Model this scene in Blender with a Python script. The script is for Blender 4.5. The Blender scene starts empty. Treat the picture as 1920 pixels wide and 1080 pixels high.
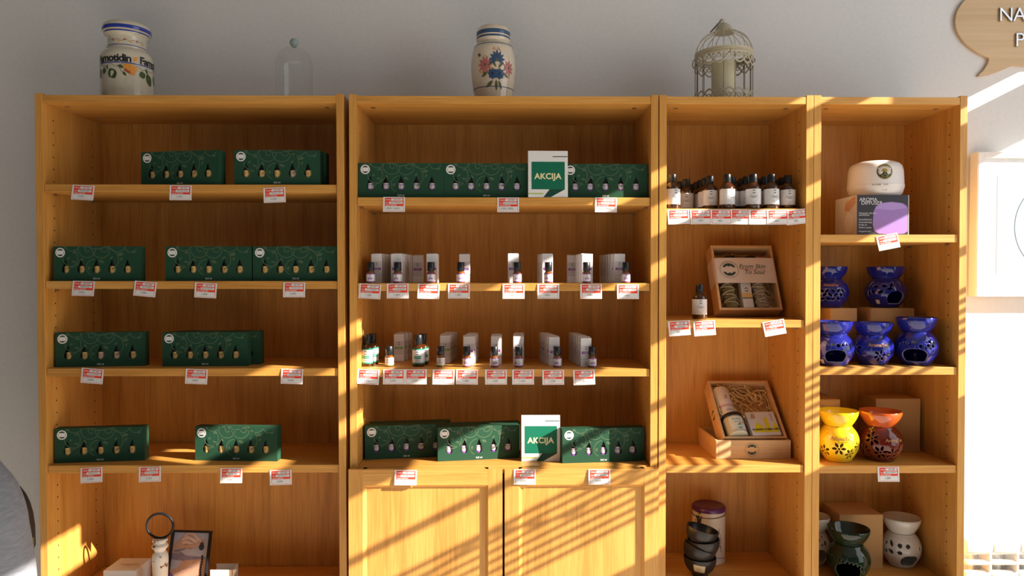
import bpy, bmesh, math, random
from mathutils import Vector, Matrix, Euler
random.seed(7)
sc = bpy.context.scene
COL = sc.collection
PI = math.pi
# ------------------------------------------------------------------ camera
FPX = 1368.0
CAMP = Vector((0, -1.89, 1.55))
CAMR = Euler((math.radians(90 - .754), 0, math.radians(-.628)))
cam = bpy.data.cameras.new('camera')
cam.sensor_width = 36; cam.lens = FPX / 1920 * 36; cam.clip_start = .02
camo = bpy.data.objects.new('camera', cam); COL.objects.link(camo)
camo.location = CAMP; camo.rotation_euler = CAMR
sc.camera = camo
# ------------------------------------------------------------------ world, sun, window daylight, exposure
w = bpy.data.worlds.new('world'); sc.world = w; w.use_nodes = True
w.node_tree.nodes['Background'].inputs[0].default_value = (.80, .86, 1.0, 1)
w.node_tree.nodes['Background'].inputs[1].default_value = .045
SL, SY = .503, .39                       # fall and inward drift of the sunlight per metre to the left
sl = bpy.data.lights.new('sun', 'SUN'); sl.energy = 15.5; sl.angle = math.radians(.30); sl.color = (1, .91, .80)
so = bpy.data.objects.new('sun', sl); COL.objects.link(so)
so.rotation_euler = Vector((-1, SY, -SL)).to_track_quat('-Z', 'Y').to_euler(); so.location = (3, -2, 4)
al = bpy.data.lights.new('window_daylight', 'AREA'); al.shape = 'RECTANGLE'; al.size = 2.4; al.size_y = 1.9
al.energy = 25; al.color = (.93, .97, 1)
ao = bpy.data.objects.new('window_daylight', al); COL.objects.link(ao)
ao.location = (2.26, -1.25, 1.85); ao.rotation_euler = Vector((-1, 0, -.05)).to_track_quat('-Z', 'Z').to_euler()
sc.view_settings.view_transform = 'Standard'; sc.view_settings.look = 'None'
sc.view_settings.exposure = .10; sc.view_settings.gamma = 1; sc.view_settings.use_curve_mapping = False

# ------------------------------------------------------------------ measuring helpers
_R = CAMR.to_matrix()
def ray(px, py): return _R @ Vector(((px - 960) / FPX, (540 - py) / FPX, -1))
def at(px, py, Y):
    d = ray(px, py); return CAMP + d * ((Y - CAMP.y) / d.y)
def onz(px, py, z):
    d = ray(px, py); return CAMP + d * ((z - CAMP.z) / d.z)

# ------------------------------------------------------------------ materials
MATS = {}
def mat(name, col, rough=.5, metal=0, trans=0, coat=0, ior=1.45, emit=None, bump=0, bscale=200, spec=.5):
    if name in MATS: return MATS[name]
    m = bpy.data.materials.new(name); m.use_nodes = True
    nt = m.node_tree; b = nt.nodes['Principled BSDF']
    b.inputs['Base Color'].default_value = (*col, 1); b.inputs['Roughness'].default_value = rough
    b.inputs['Metallic'].default_value = metal; b.inputs['Transmission Weight'].default_value = trans
    b.inputs['Coat Weight'].default_value = coat; b.inputs['IOR'].default_value = ior
    b.inputs['Specular IOR Level'].default_value = spec
    tc = nt.nodes.new('ShaderNodeTexCoord'); n = nt.nodes.new('ShaderNodeTexNoise')
    n.inputs['Scale'].default_value = bscale; n.inputs['Detail'].default_value = 3
    nt.links.new(tc.outputs['Object'], n.inputs['Vector'])
    mx = nt.nodes.new('ShaderNodeMix'); mx.data_type = 'RGBA'
    mx.inputs[6].default_value = (*[c * .94 for c in col], 1); mx.inputs[7].default_value = (*[min(1, c * 1.05) for c in col], 1)
    nt.links.new(n.outputs['Fac'], mx.inputs[0]); nt.links.new(mx.outputs[2], b.inputs['Base Color'])
    if bump:
        bp = nt.nodes.new('ShaderNodeBump'); bp.inputs['Strength'].default_value = bump; bp.inputs['Distance'].default_value = .001
        nt.links.new(n.outputs['Fac'], bp.inputs['Height']); nt.links.new(bp.outputs['Normal'], b.inputs['Normal'])
    MATS[name] = m
    return m
def wood(name, axis, dark, mid, light, fine=1.0, rough=.42):
    m = bpy.data.materials.new(name); m.use_nodes = True
    nt = m.node_tree; b = nt.nodes['Principled BSDF']; L = nt.links
    tc = nt.nodes.new('ShaderNodeTexCoord')
    def mapped(across, along):
        mp = nt.nodes.new('ShaderNodeMapping'); s = [across] * 3; s[axis] = along
        mp.inputs['Scale'].default_value = s; L.new(tc.outputs['Object'], mp.inputs['Vector']); return mp
    n1 = nt.nodes.new('ShaderNodeTexNoise'); n1.inputs['Scale'].default_value = 1; n1.inputs['Detail'].default_value = 5
    n1.inputs['Distortion'].default_value = .6
    L.new(mapped(26 * fine, 1.6 * fine).outputs[0], n1.inputs['Vector'])
    n2 = nt.nodes.new('ShaderNodeTexNoise'); n2.inputs['Scale'].default_value = 1; n2.inputs['Detail'].default_value = 2
    L.new(mapped(330 * fine, 9 * fine).outputs[0], n2.inputs['Vector'])
    n3 = nt.nodes.new('ShaderNodeTexNoise'); n3.inputs['Scale'].default_value = 1; n3.inputs['Detail'].default_value = 1
    L.new(mapped(5, .8).outputs[0], n3.inputs['Vector'])
    r = nt.nodes.new('ShaderNodeValToRGB'); e = r.color_ramp.elements
    e[0].position = .35; e[0].color = (*dark, 1); e[1].position = .66; e[1].color = (*light, 1)
    k = r.color_ramp.elements.new(.5); k.color = (*mid, 1)
    a = nt.nodes.new('ShaderNodeMath'); a.operation = 'MULTIPLY'; a.inputs[1].default_value = .42
    c = nt.nodes.new('ShaderNodeMath'); c.operation = 'MULTIPLY_ADD'; c.inputs[1].default_value = .40
    d = nt.nodes.new('ShaderNodeMath'); d.operation = 'MULTIPLY_ADD'; d.inputs[1].default_value = .18
    L.new(n1.outputs['Fac'], a.inputs[0]); L.new(n2.outputs['Fac'], c.inputs[0]); L.new(a.outputs[0], c.inputs[2])
    L.new(n3.outputs['Fac'], d.inputs[0]); L.new(c.outputs[0], d.inputs[2])
    L.new(d.outputs[0], r.inputs['Fac']); L.new(r.outputs['Color'], b.inputs['Base Color'])
    b.inputs['Roughness'].default_value = rough
    bp = nt.nodes.new('ShaderNodeBump'); bp.inputs['Strength'].default_value = .12; bp.inputs['Distance'].default_value = .0006
    L.new(n2.outputs['Fac'], bp.inputs['Height']); L.new(bp.outputs['Normal'], b.inputs['Normal'])
    MATS[name] = m
    return m
OD, OM, OL = (.47, .205, .034), (.63, .300, .062), (.74, .385, .096)
wood('oak_z', 2, OD, OM, OL); wood('oak_x', 0, OD, OM, OL)
wood('oak_back', 2, (.42, .190, .032), (.61, .300, .060), (.71, .380, .090), 1.3, .5)
wood('pine', 0, (.62, .36, .16), (.70, .43, .20), (.76, .50, .26), .6, .5)
wood('plywood', 0, (.52, .33, .16), (.62, .42, .22), (.68, .48, .27), .25, .35)
def glass(name, col, tint=.08):
    m = bpy.data.materials.new(name); m.use_nodes = True; nt = m.node_tree
    nt.nodes.remove(nt.nodes['Principled BSDF'])
    o = nt.nodes['Material Output']; t = nt.nodes.new('ShaderNodeBsdfTransparent'); g = nt.nodes.new('ShaderNodeBsdfGlossy')
    t.inputs[0].default_value = (*col, 1); g.inputs['Roughness'].default_value = .03
    lw = nt.nodes.new('ShaderNodeLayerWeight'); lw.inputs[0].default_value = .5
    pw = nt.nodes.new('ShaderNodeMath'); pw.operation = 'POWER'; pw.inputs[1].default_value = 4
    ad = nt.nodes.new('ShaderNodeMath'); ad.operation = 'MULTIPLY_ADD'; ad.inputs[1].default_value = tint * 5; ad.inputs[2].default_value = tint * .5
    nt.links.new(lw.outputs['Facing'], pw.inputs[0]); nt.links.new(pw.outputs[0], ad.inputs[0])
    x = nt.nodes.new('ShaderNodeMixShader'); nt.links.new(ad.outputs[0], x.inputs[0])
    nt.links.new(t.outputs[0], x.inputs[1]); nt.links.new(g.outputs[0], x.inputs[2]); nt.links.new(x.outputs[0], o.inputs[0])
    MATS[name] = m
glass('clear_glass', (.975, .985, .98)); glass('picture_glass', (.98, .99, 1))
mat('wall_grey', (.10, .11, .13), .85); mat('plaster', (.78, .775, .77), .85, bump=.15, bscale=90)
mat('floor_tile', (.74, .70, .64), .5); mat('ceiling_dimmed', (.36, .37, .38), .8); mat('window_white', (.8, .8, .8), .4)
mat('white_paper', (.82, .81, .79), .55); mat('white_card', (.80, .79, .77), .5); mat('tag_red', (.84, .050, .014), .5)
mat('ink_black', (.02, .02, .025), .5); mat('ink_grey', (.20, .20, .22), .6); mat('ink_red', (.62, .08, .10), .6)
mat('box_green', (.019, .068, .038), .5, spec=.22); mat('swirl_green', (.072, .125, .070), .5, spec=.25)
mat('box_grey', (.30, .28, .28), .7); mat('amber_glass', (.05, .014, .003), .10, coat=.6)
mat('amber_light', (.20, .065, .012), .10, coat=.6)
mat('cap_black', (.012, .012, .014), .34); mat('label_yellow', (.80, .54, .20), .5); mat('label_pink', (.72, .50, .36), .5)
mat('label_white', (.74, .72, .72), .45); mat('label_purple', (.30, .075, .42), .45); mat('bar_purple', (.22, .035, .28), .45)
mat('label_teal', (.01, .26, .16), .45); mat('label_green', (.13, .34, .03), .45); mat('carton_shade', (.58, .55, .58), .5)
mat('sign_green', (.006, .155, .085), .4); mat('sign_dark', (.010, .060, .040), .4); mat('lime', (.42, .55, .03), .4)
mat('cream', (.86, .80, .45), .4); mat('stoneware', (.66, .60, .47), .22, coat=.5); mat('cobalt', (.02, .045, .33), .2, coat=.5)
mat('leaf_green', (.055, .10, .025), .3); mat('flower_orange', (.80, .33, .05), .3); mat('flower_red', (.45, .08, .05), .3)
mat('vase_cream', (.72, .61, .47), .18, coat=.6); mat('vase_blue', (.045, .09, .18), .2); mat('vase_pink', (.50, .16, .15), .3)
mat('vase_olive', (.12, .13, .045), .3); mat('vase_dot', (.62, .20, .03), .3); mat('teal_glass', (.34, .46, .45), .12, trans=.2)
mat('cage_cream', (.50, .44, .31), .45, bump=.3, bscale=300); mat('cage_worn', (.20, .16, .11), .5); mat('candle_wax', (.72, .66, .44), .4)
mat('chrome', (.42, .43, .45), .14, metal=1); mat('peg_hole_shade', (.035, .018, .008), .8); mat('steel', (.45, .43, .40), .3, metal=1)
mat('frame_beige', (.74, .67, .54), .4); mat('frame_white', (.84, .83, .81), .4); mat('print_pale', (.44, .49, .55), .5, bscale=4)
mat('logo_green', (.035, .10, .06), .5); mat('radiator_white', (.82, .82, .80), .3)
mat('plastic_white', (.78, .73, .70), .38); mat('gold', (.55, .38, .10), .35, metal=.6); mat('disc_green', (.012, .05, .03), .4)
mat('carton_black', (.030, .026, .034), .4); mat('carton_white', (.66, .60, .55), .5); mat('print_lilac', (.33, .19, .52), .45)
mat('print_lilac2', (.42, .27, .62), .45); mat('skin_print', (.58, .33, .22), .5); mat('skin_light', (.72, .48, .36), .5); mat('cardboard', (.47, .255, .095), .75, bump=.1)
mat('cardboard_dark', (.33, .18, .08), .8); mat('glaze_blue', (.012, .016, .20), .07, coat=.5); mat('glaze_blue_rim', (.22, .22, .42), .2)
mat('glaze_yellow', (.80, .56, .012), .13, coat=.7); mat('glaze_yellow_rim', (.55, .36, .01), .2)
mat('glaze_red', (.115, .012, .005), .07, coat=.4); mat('glaze_red_sunlit', (.48, .085, .014), .12, coat=.8); mat('glaze_red_rim', (.42, .09, .02), .2)
mat('glaze_white', (.66, .63, .58), .16, coat=.6); mat('glaze_white_rim', (.55, .50, .44), .3)
mat('glaze_green', (.008, .018, .008), .05, coat=.2); mat('glaze_green_rim', (.05, .08, .03), .2)
mat('bronze', (.46, .23, .09), .35, metal=.3); mat('straw', (.90, .68, .33), .6); mat('twine', (.72, .62, .46), .6)
mat('herb_green', (.20, .17, .075), .8, bump=.8, bscale=160); mat('herb_grey', (.38, .34, .27), .8, bump=.8, bscale=160)
mat('sleeve', (.78, .66, .58), .5); mat('ink_green', (.02, .055, .04), .5); mat('brand_orange', (.52, .18, .05), .4)
mat('yellow_ink', (.78, .72, .02), .5); mat('mauve', (.58, .42, .50), .5); mat('tin_cream', (.68, .58, .46), .3); mat('tin_purple', (.10, .018, .11), .3, coat=.2)
mat('lavender', (.20, .09, .28), .5); mat('bowl_black', (.022, .018, .016), .32); mat('sticker_cream', (.74, .60, .36), .5)
mat('gunmetal', (.05, .04, .035), .3, metal=.4); mat('chalk_white', (.74, .70, .64), .6, bump=.3); mat('worn_brown', (.20, .09, .03), .7)
mat('frame_black', (.012, .012, .015), .4, spec=.3); mat('photo_grey', (.50, .46, .53), .4); mat('photo_dark', (.25, .20, .27), .4)
mat('denim_dark', (.035, .04, .07), .85, bump=.3); mat('skin', (.58, .36, .26), .5); mat('hair', (.05, .03, .02), .6)
mat('eye_white', (.8, .8, .78), .2); mat('chair_dark', (.030, .022, .017), .6); mat('olive', (.16, .15, .035), .6)
mat('acrylic', (.55, .55, .52), .2); mat('wax_label', (.70, .75, .70), .4); mat('glass_jar', (.62, .62, .50), .12, coat=.6)
# heather grey jersey: fine horizontal flecks
m = mat('heather', (.34, .36, .41), .9); nt = m.node_tree
mp = nt.nodes.new('ShaderNodeMapping'); mp.inputs['Scale'].default_value = (60, 60, 420); n = [q for q in nt.nodes if q.type == 'TEX_NOISE'][0]
n.inputs['Scale'].default_value = 1.0
nt.links.new([q for q in nt.nodes if q.type == 'TEX_COORD'][0].outputs['Object'], mp.inputs['Vector']); nt.links.new(mp.outputs[0], n.inputs['Vector'])
mx = [q for q in nt.nodes if q.type == 'MIX'][0]; mx.inputs[6].default_value = (.15, .16, .19, 1); mx.inputs[7].default_value = (.33, .345, .38, 1)
# distressed candlestick paint
m = mat('distressed', (.74, .70, .64), .6); nt = m.node_tree
n = [q for q in nt.nodes if q.type == 'TEX_NOISE'][0]; n.inputs['Scale'].default_value = 70
mx = [q for q in nt.nodes if q.type == 'MIX'][0]
r = nt.nodes.new('ShaderNodeValToRGB'); r.color_ramp.elements[0].position = .60; r.color_ramp.elements[1].position = .63
nt.links.new(n.outputs['Fac'], r.inputs[0]); nt.links.new(r.outputs[0], mx.inputs[0]); mx.inputs[6].default_value = (.74, .70, .64, 1); mx.inputs[7].default_value = (.22, .10, .035, 1)

# ------------------------------------------------------------------ mesh helpers
class MB:
    def __init__(s): s.v = []; s.f = []; s.m = []
    def add(s, vs, fs, mi=0):
        o = len(s.v); s.v += [tuple(p) for p in vs]
        for f in fs: s.f.append([i + o for i in f]); s.m.append(mi)
        return s
    def box(s, x0, x1, y0, y1, z0, z1, mi=0):
        return s.add([(x0,y0,z0),(x1,y0,z0),(x1,y1,z0),(x0,y1,z0),(x0,y0,z1),(x1,y0,z1),(x1,y1,z1),(x0,y1,z1)],
                     [(3,2,1,0),(4,5,6,7),(0,1,5,4),(1,2,6,5),(2,3,7,6),(3,0,4,7)], mi)
    def lathe(s, prof, seg=32, mi=0, c=(0, 0, 0)):
        o = len(s.v); ids = []
        for (r, z) in prof:
            if r < 1e-6: ids.append([len(s.v)]); s.v.append((c[0], c[1], c[2] + z))
            else:
                ids.append(list(range(len(s.v), len(s.v) + seg)))
                s.v += [(c[0] + r * math.sin(2*PI*k/seg), c[1] - r * math.cos(2*PI*k/seg), c[2] + z) for k in range(seg)]
        for j in range(len(prof) - 1):
            a, b = ids[j], ids[j + 1]; q = mi[j] if isinstance(mi, (list, tuple)) else mi
            for k in range(seg):
                k2 = (k + 1) % seg
                if len(a) == 1 and len(b) == 1: continue
                if len(a) == 1: s.f.append([a[0], b[k2], b[k]])
                elif len(b) == 1: s.f.append([a[k], a[k2], b[0]])
                else: s.f.append([a[k], a[k2], b[k2], b[k]])
                s.m.append(q)
        return s
    def tube(s, pts, r, seg=8, closed=False, mi=0):
        pts = [Vector(p) for p in pts]; n = len(pts); rings = []
        up = Vector((.13, .27, .95)).normalized()
        for i, p in enumerate(pts):
            t = (pts[(i + 1) % n] - pts[i - 1]) if closed else (pts[min(i + 1, n - 1)] - pts[max(i - 1, 0)])
            t.normalize(); a = t.cross(up)
            if a.length < .05: a = t.cross(Vector((1, 0, 0)))
            a.normalize(); b = t.cross(a); rr = r[i] if isinstance(r, (list, tuple)) else r
            rings.append(len(s.v))
            s.v += [tuple(p + (a * math.cos(2*PI*k/seg) + b * math.sin(2*PI*k/seg)) * rr) for k in range(seg)]
        for i in range(n if closed else n - 1):
            a, b = rings[i], rings[(i + 1) % n]
            for k in range(seg):
                k2 = (k + 1) % seg; s.f.append([a + k, b + k, b + k2, a + k2]); s.m.append(mi)
        if not closed:
            s.f.append([rings[0] + k for k in range(seg)]); s.m.append(mi)
            s.f.append([rings[-1] + k for k in reversed(range(seg))]); s.m.append(mi)
        return s
    def prism(s, poly, y0, y1, mi=0, plane='xz'):
        n = len(poly)
        f = (lambda a, b, y: (a, y, b)) if plane == 'xz' else ((lambda a, b, y: (a, b, y)) if plane == 'xy' else (lambda a, b, y: (y, a, b)))
        vs = [f(a, b, y0) for a, b in poly] + [f(a, b, y1) for a, b in poly]
        return s.add(vs, [list(range(n)), list(range(2*n - 1, n - 1, -1))] + [[k, k + n, (k + 1) % n + n, (k + 1) % n] for k in range(n)], mi)
    def flat(s, items, fn=None):
        fn = fn or (lambda u, v, l: (u, -l, v))
        for it in items:
            if it[0] == 'p':
                _, pts, mi, l = it; s.add([fn(u, v, l) for u, v in pts], [list(range(len(pts)))], mi)
            elif it[0] == 's':                       # strip between two polylines
                _, A, B, mi, l = it; n = len(A)
                s.add([fn(u, v, l) for u, v in A] + [fn(u, v, l) for u, v in B], [[k, k + 1, n + k + 1, n + k] for k in range(n - 1)], mi)
            else:
                _, txt, size, u0, v0, mi, l, kw = it
                vs, fs = text2d(txt, **kw); s.add([fn(u0 + u * size, v0 + v * size, l) for u, v in vs], fs, mi)
        return s
    def mesh(s, name, mats, smooth=True, fix=True):
        me = bpy.data.meshes.new(name); me.from_pydata(s.v, [], s.f)
        if isinstance(mats, str): mats = [mats]
        for q in mats: me.materials.append(MATS[q])
        me.polygons.foreach_set('material_index', s.m)
        if fix:
            bm = bmesh.new(); bm.from_mesh(me); bmesh.ops.recalc_face_normals(bm, faces=bm.faces); bm.to_mesh(me); bm.free()
        if smooth:
            me.polygons.foreach_set('use_smooth', [True] * len(me.polygons)); me.set_sharp_from_angle(angle=math.radians(38))
        me.update(); return me
_T = {}
def text2d(txt, align='CENTER', shear=0, bold=0, space=1):
    k = (txt, align, shear, bold, space)
    if k not in _T:
        cu = bpy.data.curves.new('text', 'FONT'); cu.body = txt; cu.size = 1; cu.align_x = align; cu.align_y = 'CENTER'
        cu.shear = shear; cu.offset = bold; cu.space_character = space; cu.resolution_u = 3; cu.fill_mode = 'FRONT'
        o = bpy.data.objects.new('text', cu); me = bpy.data.meshes.new_from_object(o)
        _T[k] = ([(v.co.x, v.co.y) for v in me.vertices], [list(p.vertices) for p in me.polygons])
        bpy.data.objects.remove(o); bpy.data.meshes.remove(me); bpy.data.curves.remove(cu)
    return _T[k]
def circ(u, v, r, n=24, ry=None, rot=0, a0=0, a1=2*PI):
    ry = ry or r; o = []
    full = abs(a1 - a0 - 2*PI) < 1e-6
    for k in range(n if full else n + 1):
        t = a0 + (a1 - a0) * k / n; x, y = r * math.cos(t), ry * math.sin(t)
        o.append((u + x * math.cos(rot) - y * math.sin(rot), v + x * math.sin(rot) + y * math.cos(rot)))
    return o
def rect(u0, u1, v0, v1): return [(u0, v0), (u1, v0), (u1, v1), (u0, v1)]
def leaf(u, v, ln, wd, rot, n=7):
    A = []
    for k in range(n + 1): t = k / n; A.append((ln * t, wd * math.sin(PI * t) ** .8 * .5))
    pts = A + [(x, -y) for x, y in A[-2:0:-1]]; c, s = math.cos(rot), math.sin(rot)
    return [(u + x * c - y * s, v + x * s + y * c) for x, y in pts]
def ribbon(pts, wd, mi, l, taper=False):
    A, B = [], []; n = len(pts)
    for i, p in enumerate(pts):
        q0, q1 = pts[max(i - 1, 0)], pts[min(i + 1, n - 1)]; dx, dy = q1[0] - q0[0], q1[1] - q0[1]; d = math.hypot(dx, dy) or 1
        h = wd / 2 * ((1 - .75 * i / n) if taper else 1); A.append((p[0] - dy / d * h, p[1] + dx / d * h)); B.append((p[0] + dy / d * h, p[1] - dx / d * h))
    return ('s', A, B, mi, l)
def lens(u, v, R, mi, l, sq=.36):
    a = math.asin(sq + .04); top = circ(u, v, R, 12, a0=a, a1=PI - a)
    inner = [(u - R * .62, v + R * .62 * sq + R*.12), (u - R * .3, v + R * .60), (u, v + R * .46), (u + R * .3, v + R * .60), (u + R * .62, v + R * .62 * sq + R*.12)]
    bot = [(x, 2 * v - y) for x, y in top]
    return [('p', top + inner, mi, l), ('p', bot + [(x, 2 * v - y) for x, y in inner], mi, l)]
def obj(name, me, parent=None, loc=(0, 0, 0), rot=(0, 0, 0), bevel=0, label=None):
    o = bpy.data.objects.new(name, me); COL.objects.link(o); o.location = loc; o.rotation_euler = rot
    if parent is not None: o.parent = parent
    if bevel:
        b = o.modifiers.new('bevel', 'BEVEL'); b.width = bevel; b.segments = 2; b.limit_method = 'ANGLE'
    if label: o['label'] = label
    return o
def thing(name, label, cat, loc=(0, 0, 0), rot=(0, 0, 0), group=None):
    o = bpy.data.objects.new(name, None); o.empty_display_size = .02; COL.objects.link(o); o.location = loc; o.rotation_euler = rot
    return tag(o, label, cat, group)
def tag(o, label, cat, group=None):
    o['label'] = label; o['category'] = cat
    if group: o['group'] = group
    return o
def struct(o): o['kind'] = 'structure'; return o
def bx(*a, mats='white_card', name='box', mi=0): return MB().box(*a).mesh(name, mats, smooth=False)

# ================================================================== THE ROOM
XW = 2.30; ZC = CAMP.z + SL * XW               # window plane; a rail at height ZC + c throws its shade on z - SL*x = c
YB = .290
struct(obj('floor', bx(-3.2, XW + .1, -5, YB, -.05, 0, mats='floor_tile')))
struct(obj('wall_back', bx(-3.2, XW + .1, YB, YB + .1, 0, 3.25, mats='plaster')))
struct(obj('ceiling', bx(-3.2, XW + .1, -5, YB, 3.25, 3.3, mats='ceiling_dimmed')))  # unseen ceiling, greyed to cut its bounce light
struct(obj('wall_left', bx(-1.95, -1.85, -5, YB + .1, 0, 3.3, mats='wall_grey')))  # unseen wall, moved in and darkened to dim the left side
wr = MB(); wr.box(XW - .03, XW + .03, -5, -4.4, 0, 3.25); wr.box(XW - .03, XW + .03, .10, YB, 0, 3.25)
wr.box(XW - .03, XW + .03, -.85, .10, 0, .95); wr.box(XW - .03, XW + .03, -4.4, -.85, 0, .10); wr.box(XW - .03, XW + .03, -4.4, .10, ZC + .095, 3.25)  # tall opening beyond the grille added so sun reaches the floor
struct(obj('wall_right', wr.mesh('wall_right', 'plaster', smooth=False)))
win = struct(obj('window_1', MB().box(XW - .02, XW + .02, .075, .10, .95, ZC + .10).box(XW - .02, XW + .02, -2.45, -2.42, .10, ZC + .10).mesh('window_frame', 'window_white', smooth=False)))
def rail(name, clo, chi, y0=-2.43, y1=.09, t=.02):
    e = SL * t / 2
    obj(name, bx(XW - t/2, XW + t/2, y0, y1, ZC + clo + e, ZC + chi - e, mats='window_white'), win)
rail('transom', -.010, .040); rail('sun_block', -.070, .10, y0=-4.4, y1=-1.62); rail('sun_block', -.095, .10, y0=-1.62, y1=-1.20); rail('sun_block', -.10, .10, y0=-.50); rail('transom', -.159, -.085, y0=-1.21); rail('transom', -.369, -.200)  # full-height panels are added blockers limiting where the upper sun bands fall
rail('glazing_bar', -.544, -.518, y0=-1.9, y1=-.40, t=.012)
for k in range(7):
    c = -.635 - .0262 * k; h = .0075 if k else .0085
    rail('grille_bar', c - h, c + h, y0=-1.9, y1=-.40, t=.006)
obj('grille_brace', MB().tube([(XW, -.76, ZC - .66), (XW, -.84, ZC - .70), (XW, -.93, ZC - .64), (XW, -1.04, ZC - .70)], .006, 6).mesh('brace', 'window_white'), win)
rail('lower_sun_block', -1.75, -.91, y0=-.85, y1=-.40, t=.02)  # unseen solid panel added to block the sun below the grille
obj('mullion', bx(XW - .006, XW + .006, -.41, -.395, .95, ZC - .37, mats='window_white'), win)

# ================================================================== BOOKCASES
TOPZ = 2.021; TH = .019; DEP = .28
def bookcase(label, x0, x1, shelves, lean=0, holes=()):
    root = thing('bookcase', label, 'bookcase', ((x0 + x1) / 2, 0, 0)); cx = (x0 + x1) / 2; hw = (x1 - x0) / 2
    zt = TOPZ + .004
    def sh(mb):
        if lean: mb.v = [(x - lean * (z - 1.3), y, z) for x, y, z in mb.v]
        return mb
    for sgn in (-1, 1):
        a = -hw if sgn < 0 else hw - TH
        obj('side_panel', sh(MB().box(a, a + TH, 0, DEP, 0, zt)).mesh('side', 'oak_z', False), root, bevel=.0008)
    obj('back_panel', sh(MB().box(-hw + TH, hw - TH, .265, .269, .03, TOPZ - .004)).mesh('back', 'oak_back', False), root)
    obj('top_panel', sh(MB().box(-hw + TH, hw - TH, .001, .264, TOPZ - TH, TOPZ)).mesh('top', 'oak_x', False), root, bevel=.0008)
    obj('plinth', MB().box(-hw + TH, hw - TH, .02, .035, 0, .06).mesh('plinth', 'oak_x', False), root)
    for z in shelves:
        o = sh(MB().box(-hw + TH + .001, hw - TH - .001, .004, .262, z - .020, z)).mesh('shelf', 'oak_x', False)
        obj('shelf', o, root, bevel=.001)
    for side in holes:                           # peg-hole rows as flat dark discs, hole shade painted in
        mb = MB(); xx = (-hw + TH + .0003) if side < 0 else (hw - TH - .0003)
        for yy in (.045, .225):
            k = .62
            while k < 1.98:
                if min(abs(k - z + .01) for z in shelves) > .013:
                    pts = circ(yy, k, .0024, 10); mb.add([(xx - lean * (k - 1.3), a, b) for a, b in pts], [list(range(10))])
                k += .032
        p = obj('peg_holes', mb.mesh('peg_holes', 'peg_hole_shade', False, fix=False), root); p['kind'] = 'stuff'
        pg = MB()
        for z in shelves:
            for yy in (.045, .225):
                pg.tube([(xx - side * 0 - lean * (z - 1.3), yy, z - .0235), (xx - side * .009 - lean * (z - 1.3), yy, z - .0235)], .003, 8)
        p = obj('shelf_pegs', pg.mesh('pegs', 'steel'), root); p['kind'] = 'stuff'
    for sx in (-1, 1):
        for yy in (.05, .20):
            obj('fitting_cap', MB().lathe([(0, -.0006), (.006, -.0006), (.006, .0006), (0, .0006)], 14).mesh('cam', 'steel'), root,
                (sx * (hw - TH - .035) - lean * (TOPZ - 1.3), yy, TOPZ - TH - .0003))
    return root
S1 = [1.7922, 1.5431, 1.3172, 1.0660, .700, .36, .07]
S2 = [1.7600, 1.5376, 1.3145, 1.0620]
S3 = [1.7317, 1.4416, 1.0622, .737, .40, .07]
S4 = [1.6641, 1.3177, 1.0597, .737, .40, .07]
bookcase('wide oak veneer bookcase, leftmost of four, stocked with dark green gift boxes', -1.2005, -.4105, S1, .0042, (-1, 1))
b2 = bookcase('wide oak veneer bookcase with two panelled doors below its open shelves', -.3995, .3995, S2 + [.07], 0, (-1, 1))
bookcase('narrow oak veneer bookcase with brown bottles and wooden gift trays', .4025, .8035, S3, 0, (1,))
bookcase('narrow oak veneer bookcase, rightmost of four, holding ceramic oil burners', .8045, 1.2055, S4, 0, (1,))
# panelled doors
DZ1 = at(800, 880, -.02).z; DZ0 = .075
for (a, b, hp) in ((-.3990, -.0040, (731, 773)), (.0015, .3990, (958, 989))):
    d = obj('door', MB().box(a + .01, b - .01, -.0115, -.0015, DZ0 + .01, DZ1 - .01).mesh('door_panel', 'oak_z', False), b2, (-(-.3995 + .3995) / 2, 0, 0))
    sw, bv = .0365, .0095; F, K = -.0205, -.0105
    pr = lambda s0, s: [(s0, F), (s0 + s * sw, F), (s0 + s * (sw + bv), K), (s0 + s * (sw + bv), -.0015), (s0, -.0015)]
    obj('stile', MB().prism(pr(a, 1), DZ0, DZ1, plane='xy').mesh('stile', 'oak_z', False), d)
    obj('stile', MB().prism(pr(b, -1), DZ0, DZ1, plane='xy').mesh('stile', 'oak_z', False), d)
    for z0, s in ((DZ1, -1), (DZ0, 1)):
        q = [(F + .0003, z0), (F + .0003, z0 + s * .041), (K, z0 + s * (.041 + .008)), (-.0015, z0 + s * .049), (-.0015, z0)]
        obj('rail', MB().prism(q, a + sw, b - sw, plane='yz').mesh('rail', 'oak_x', False), d)
    hx0, hx1 = at(hp[0], 912, -.022).x, at(hp[1], 912, -.022).x
    obj('handle', MB().box(hx0, hx1, -.0190, -.0105, DZ1 - .0475, DZ1 - .0415).mesh('handle', 'oak_x', False), d, bevel=.001)
    if hp[0] > 900:
        h2 = (at(1089, 912, -.022).x, at(1131, 912, -.022).x)
        obj('handle', MB().box(h2[0], h2[1], -.0190, -.0105, DZ1 - .0475, DZ1 - .0415).mesh('handle', 'oak_x', False), d, bevel=.001)
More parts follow.
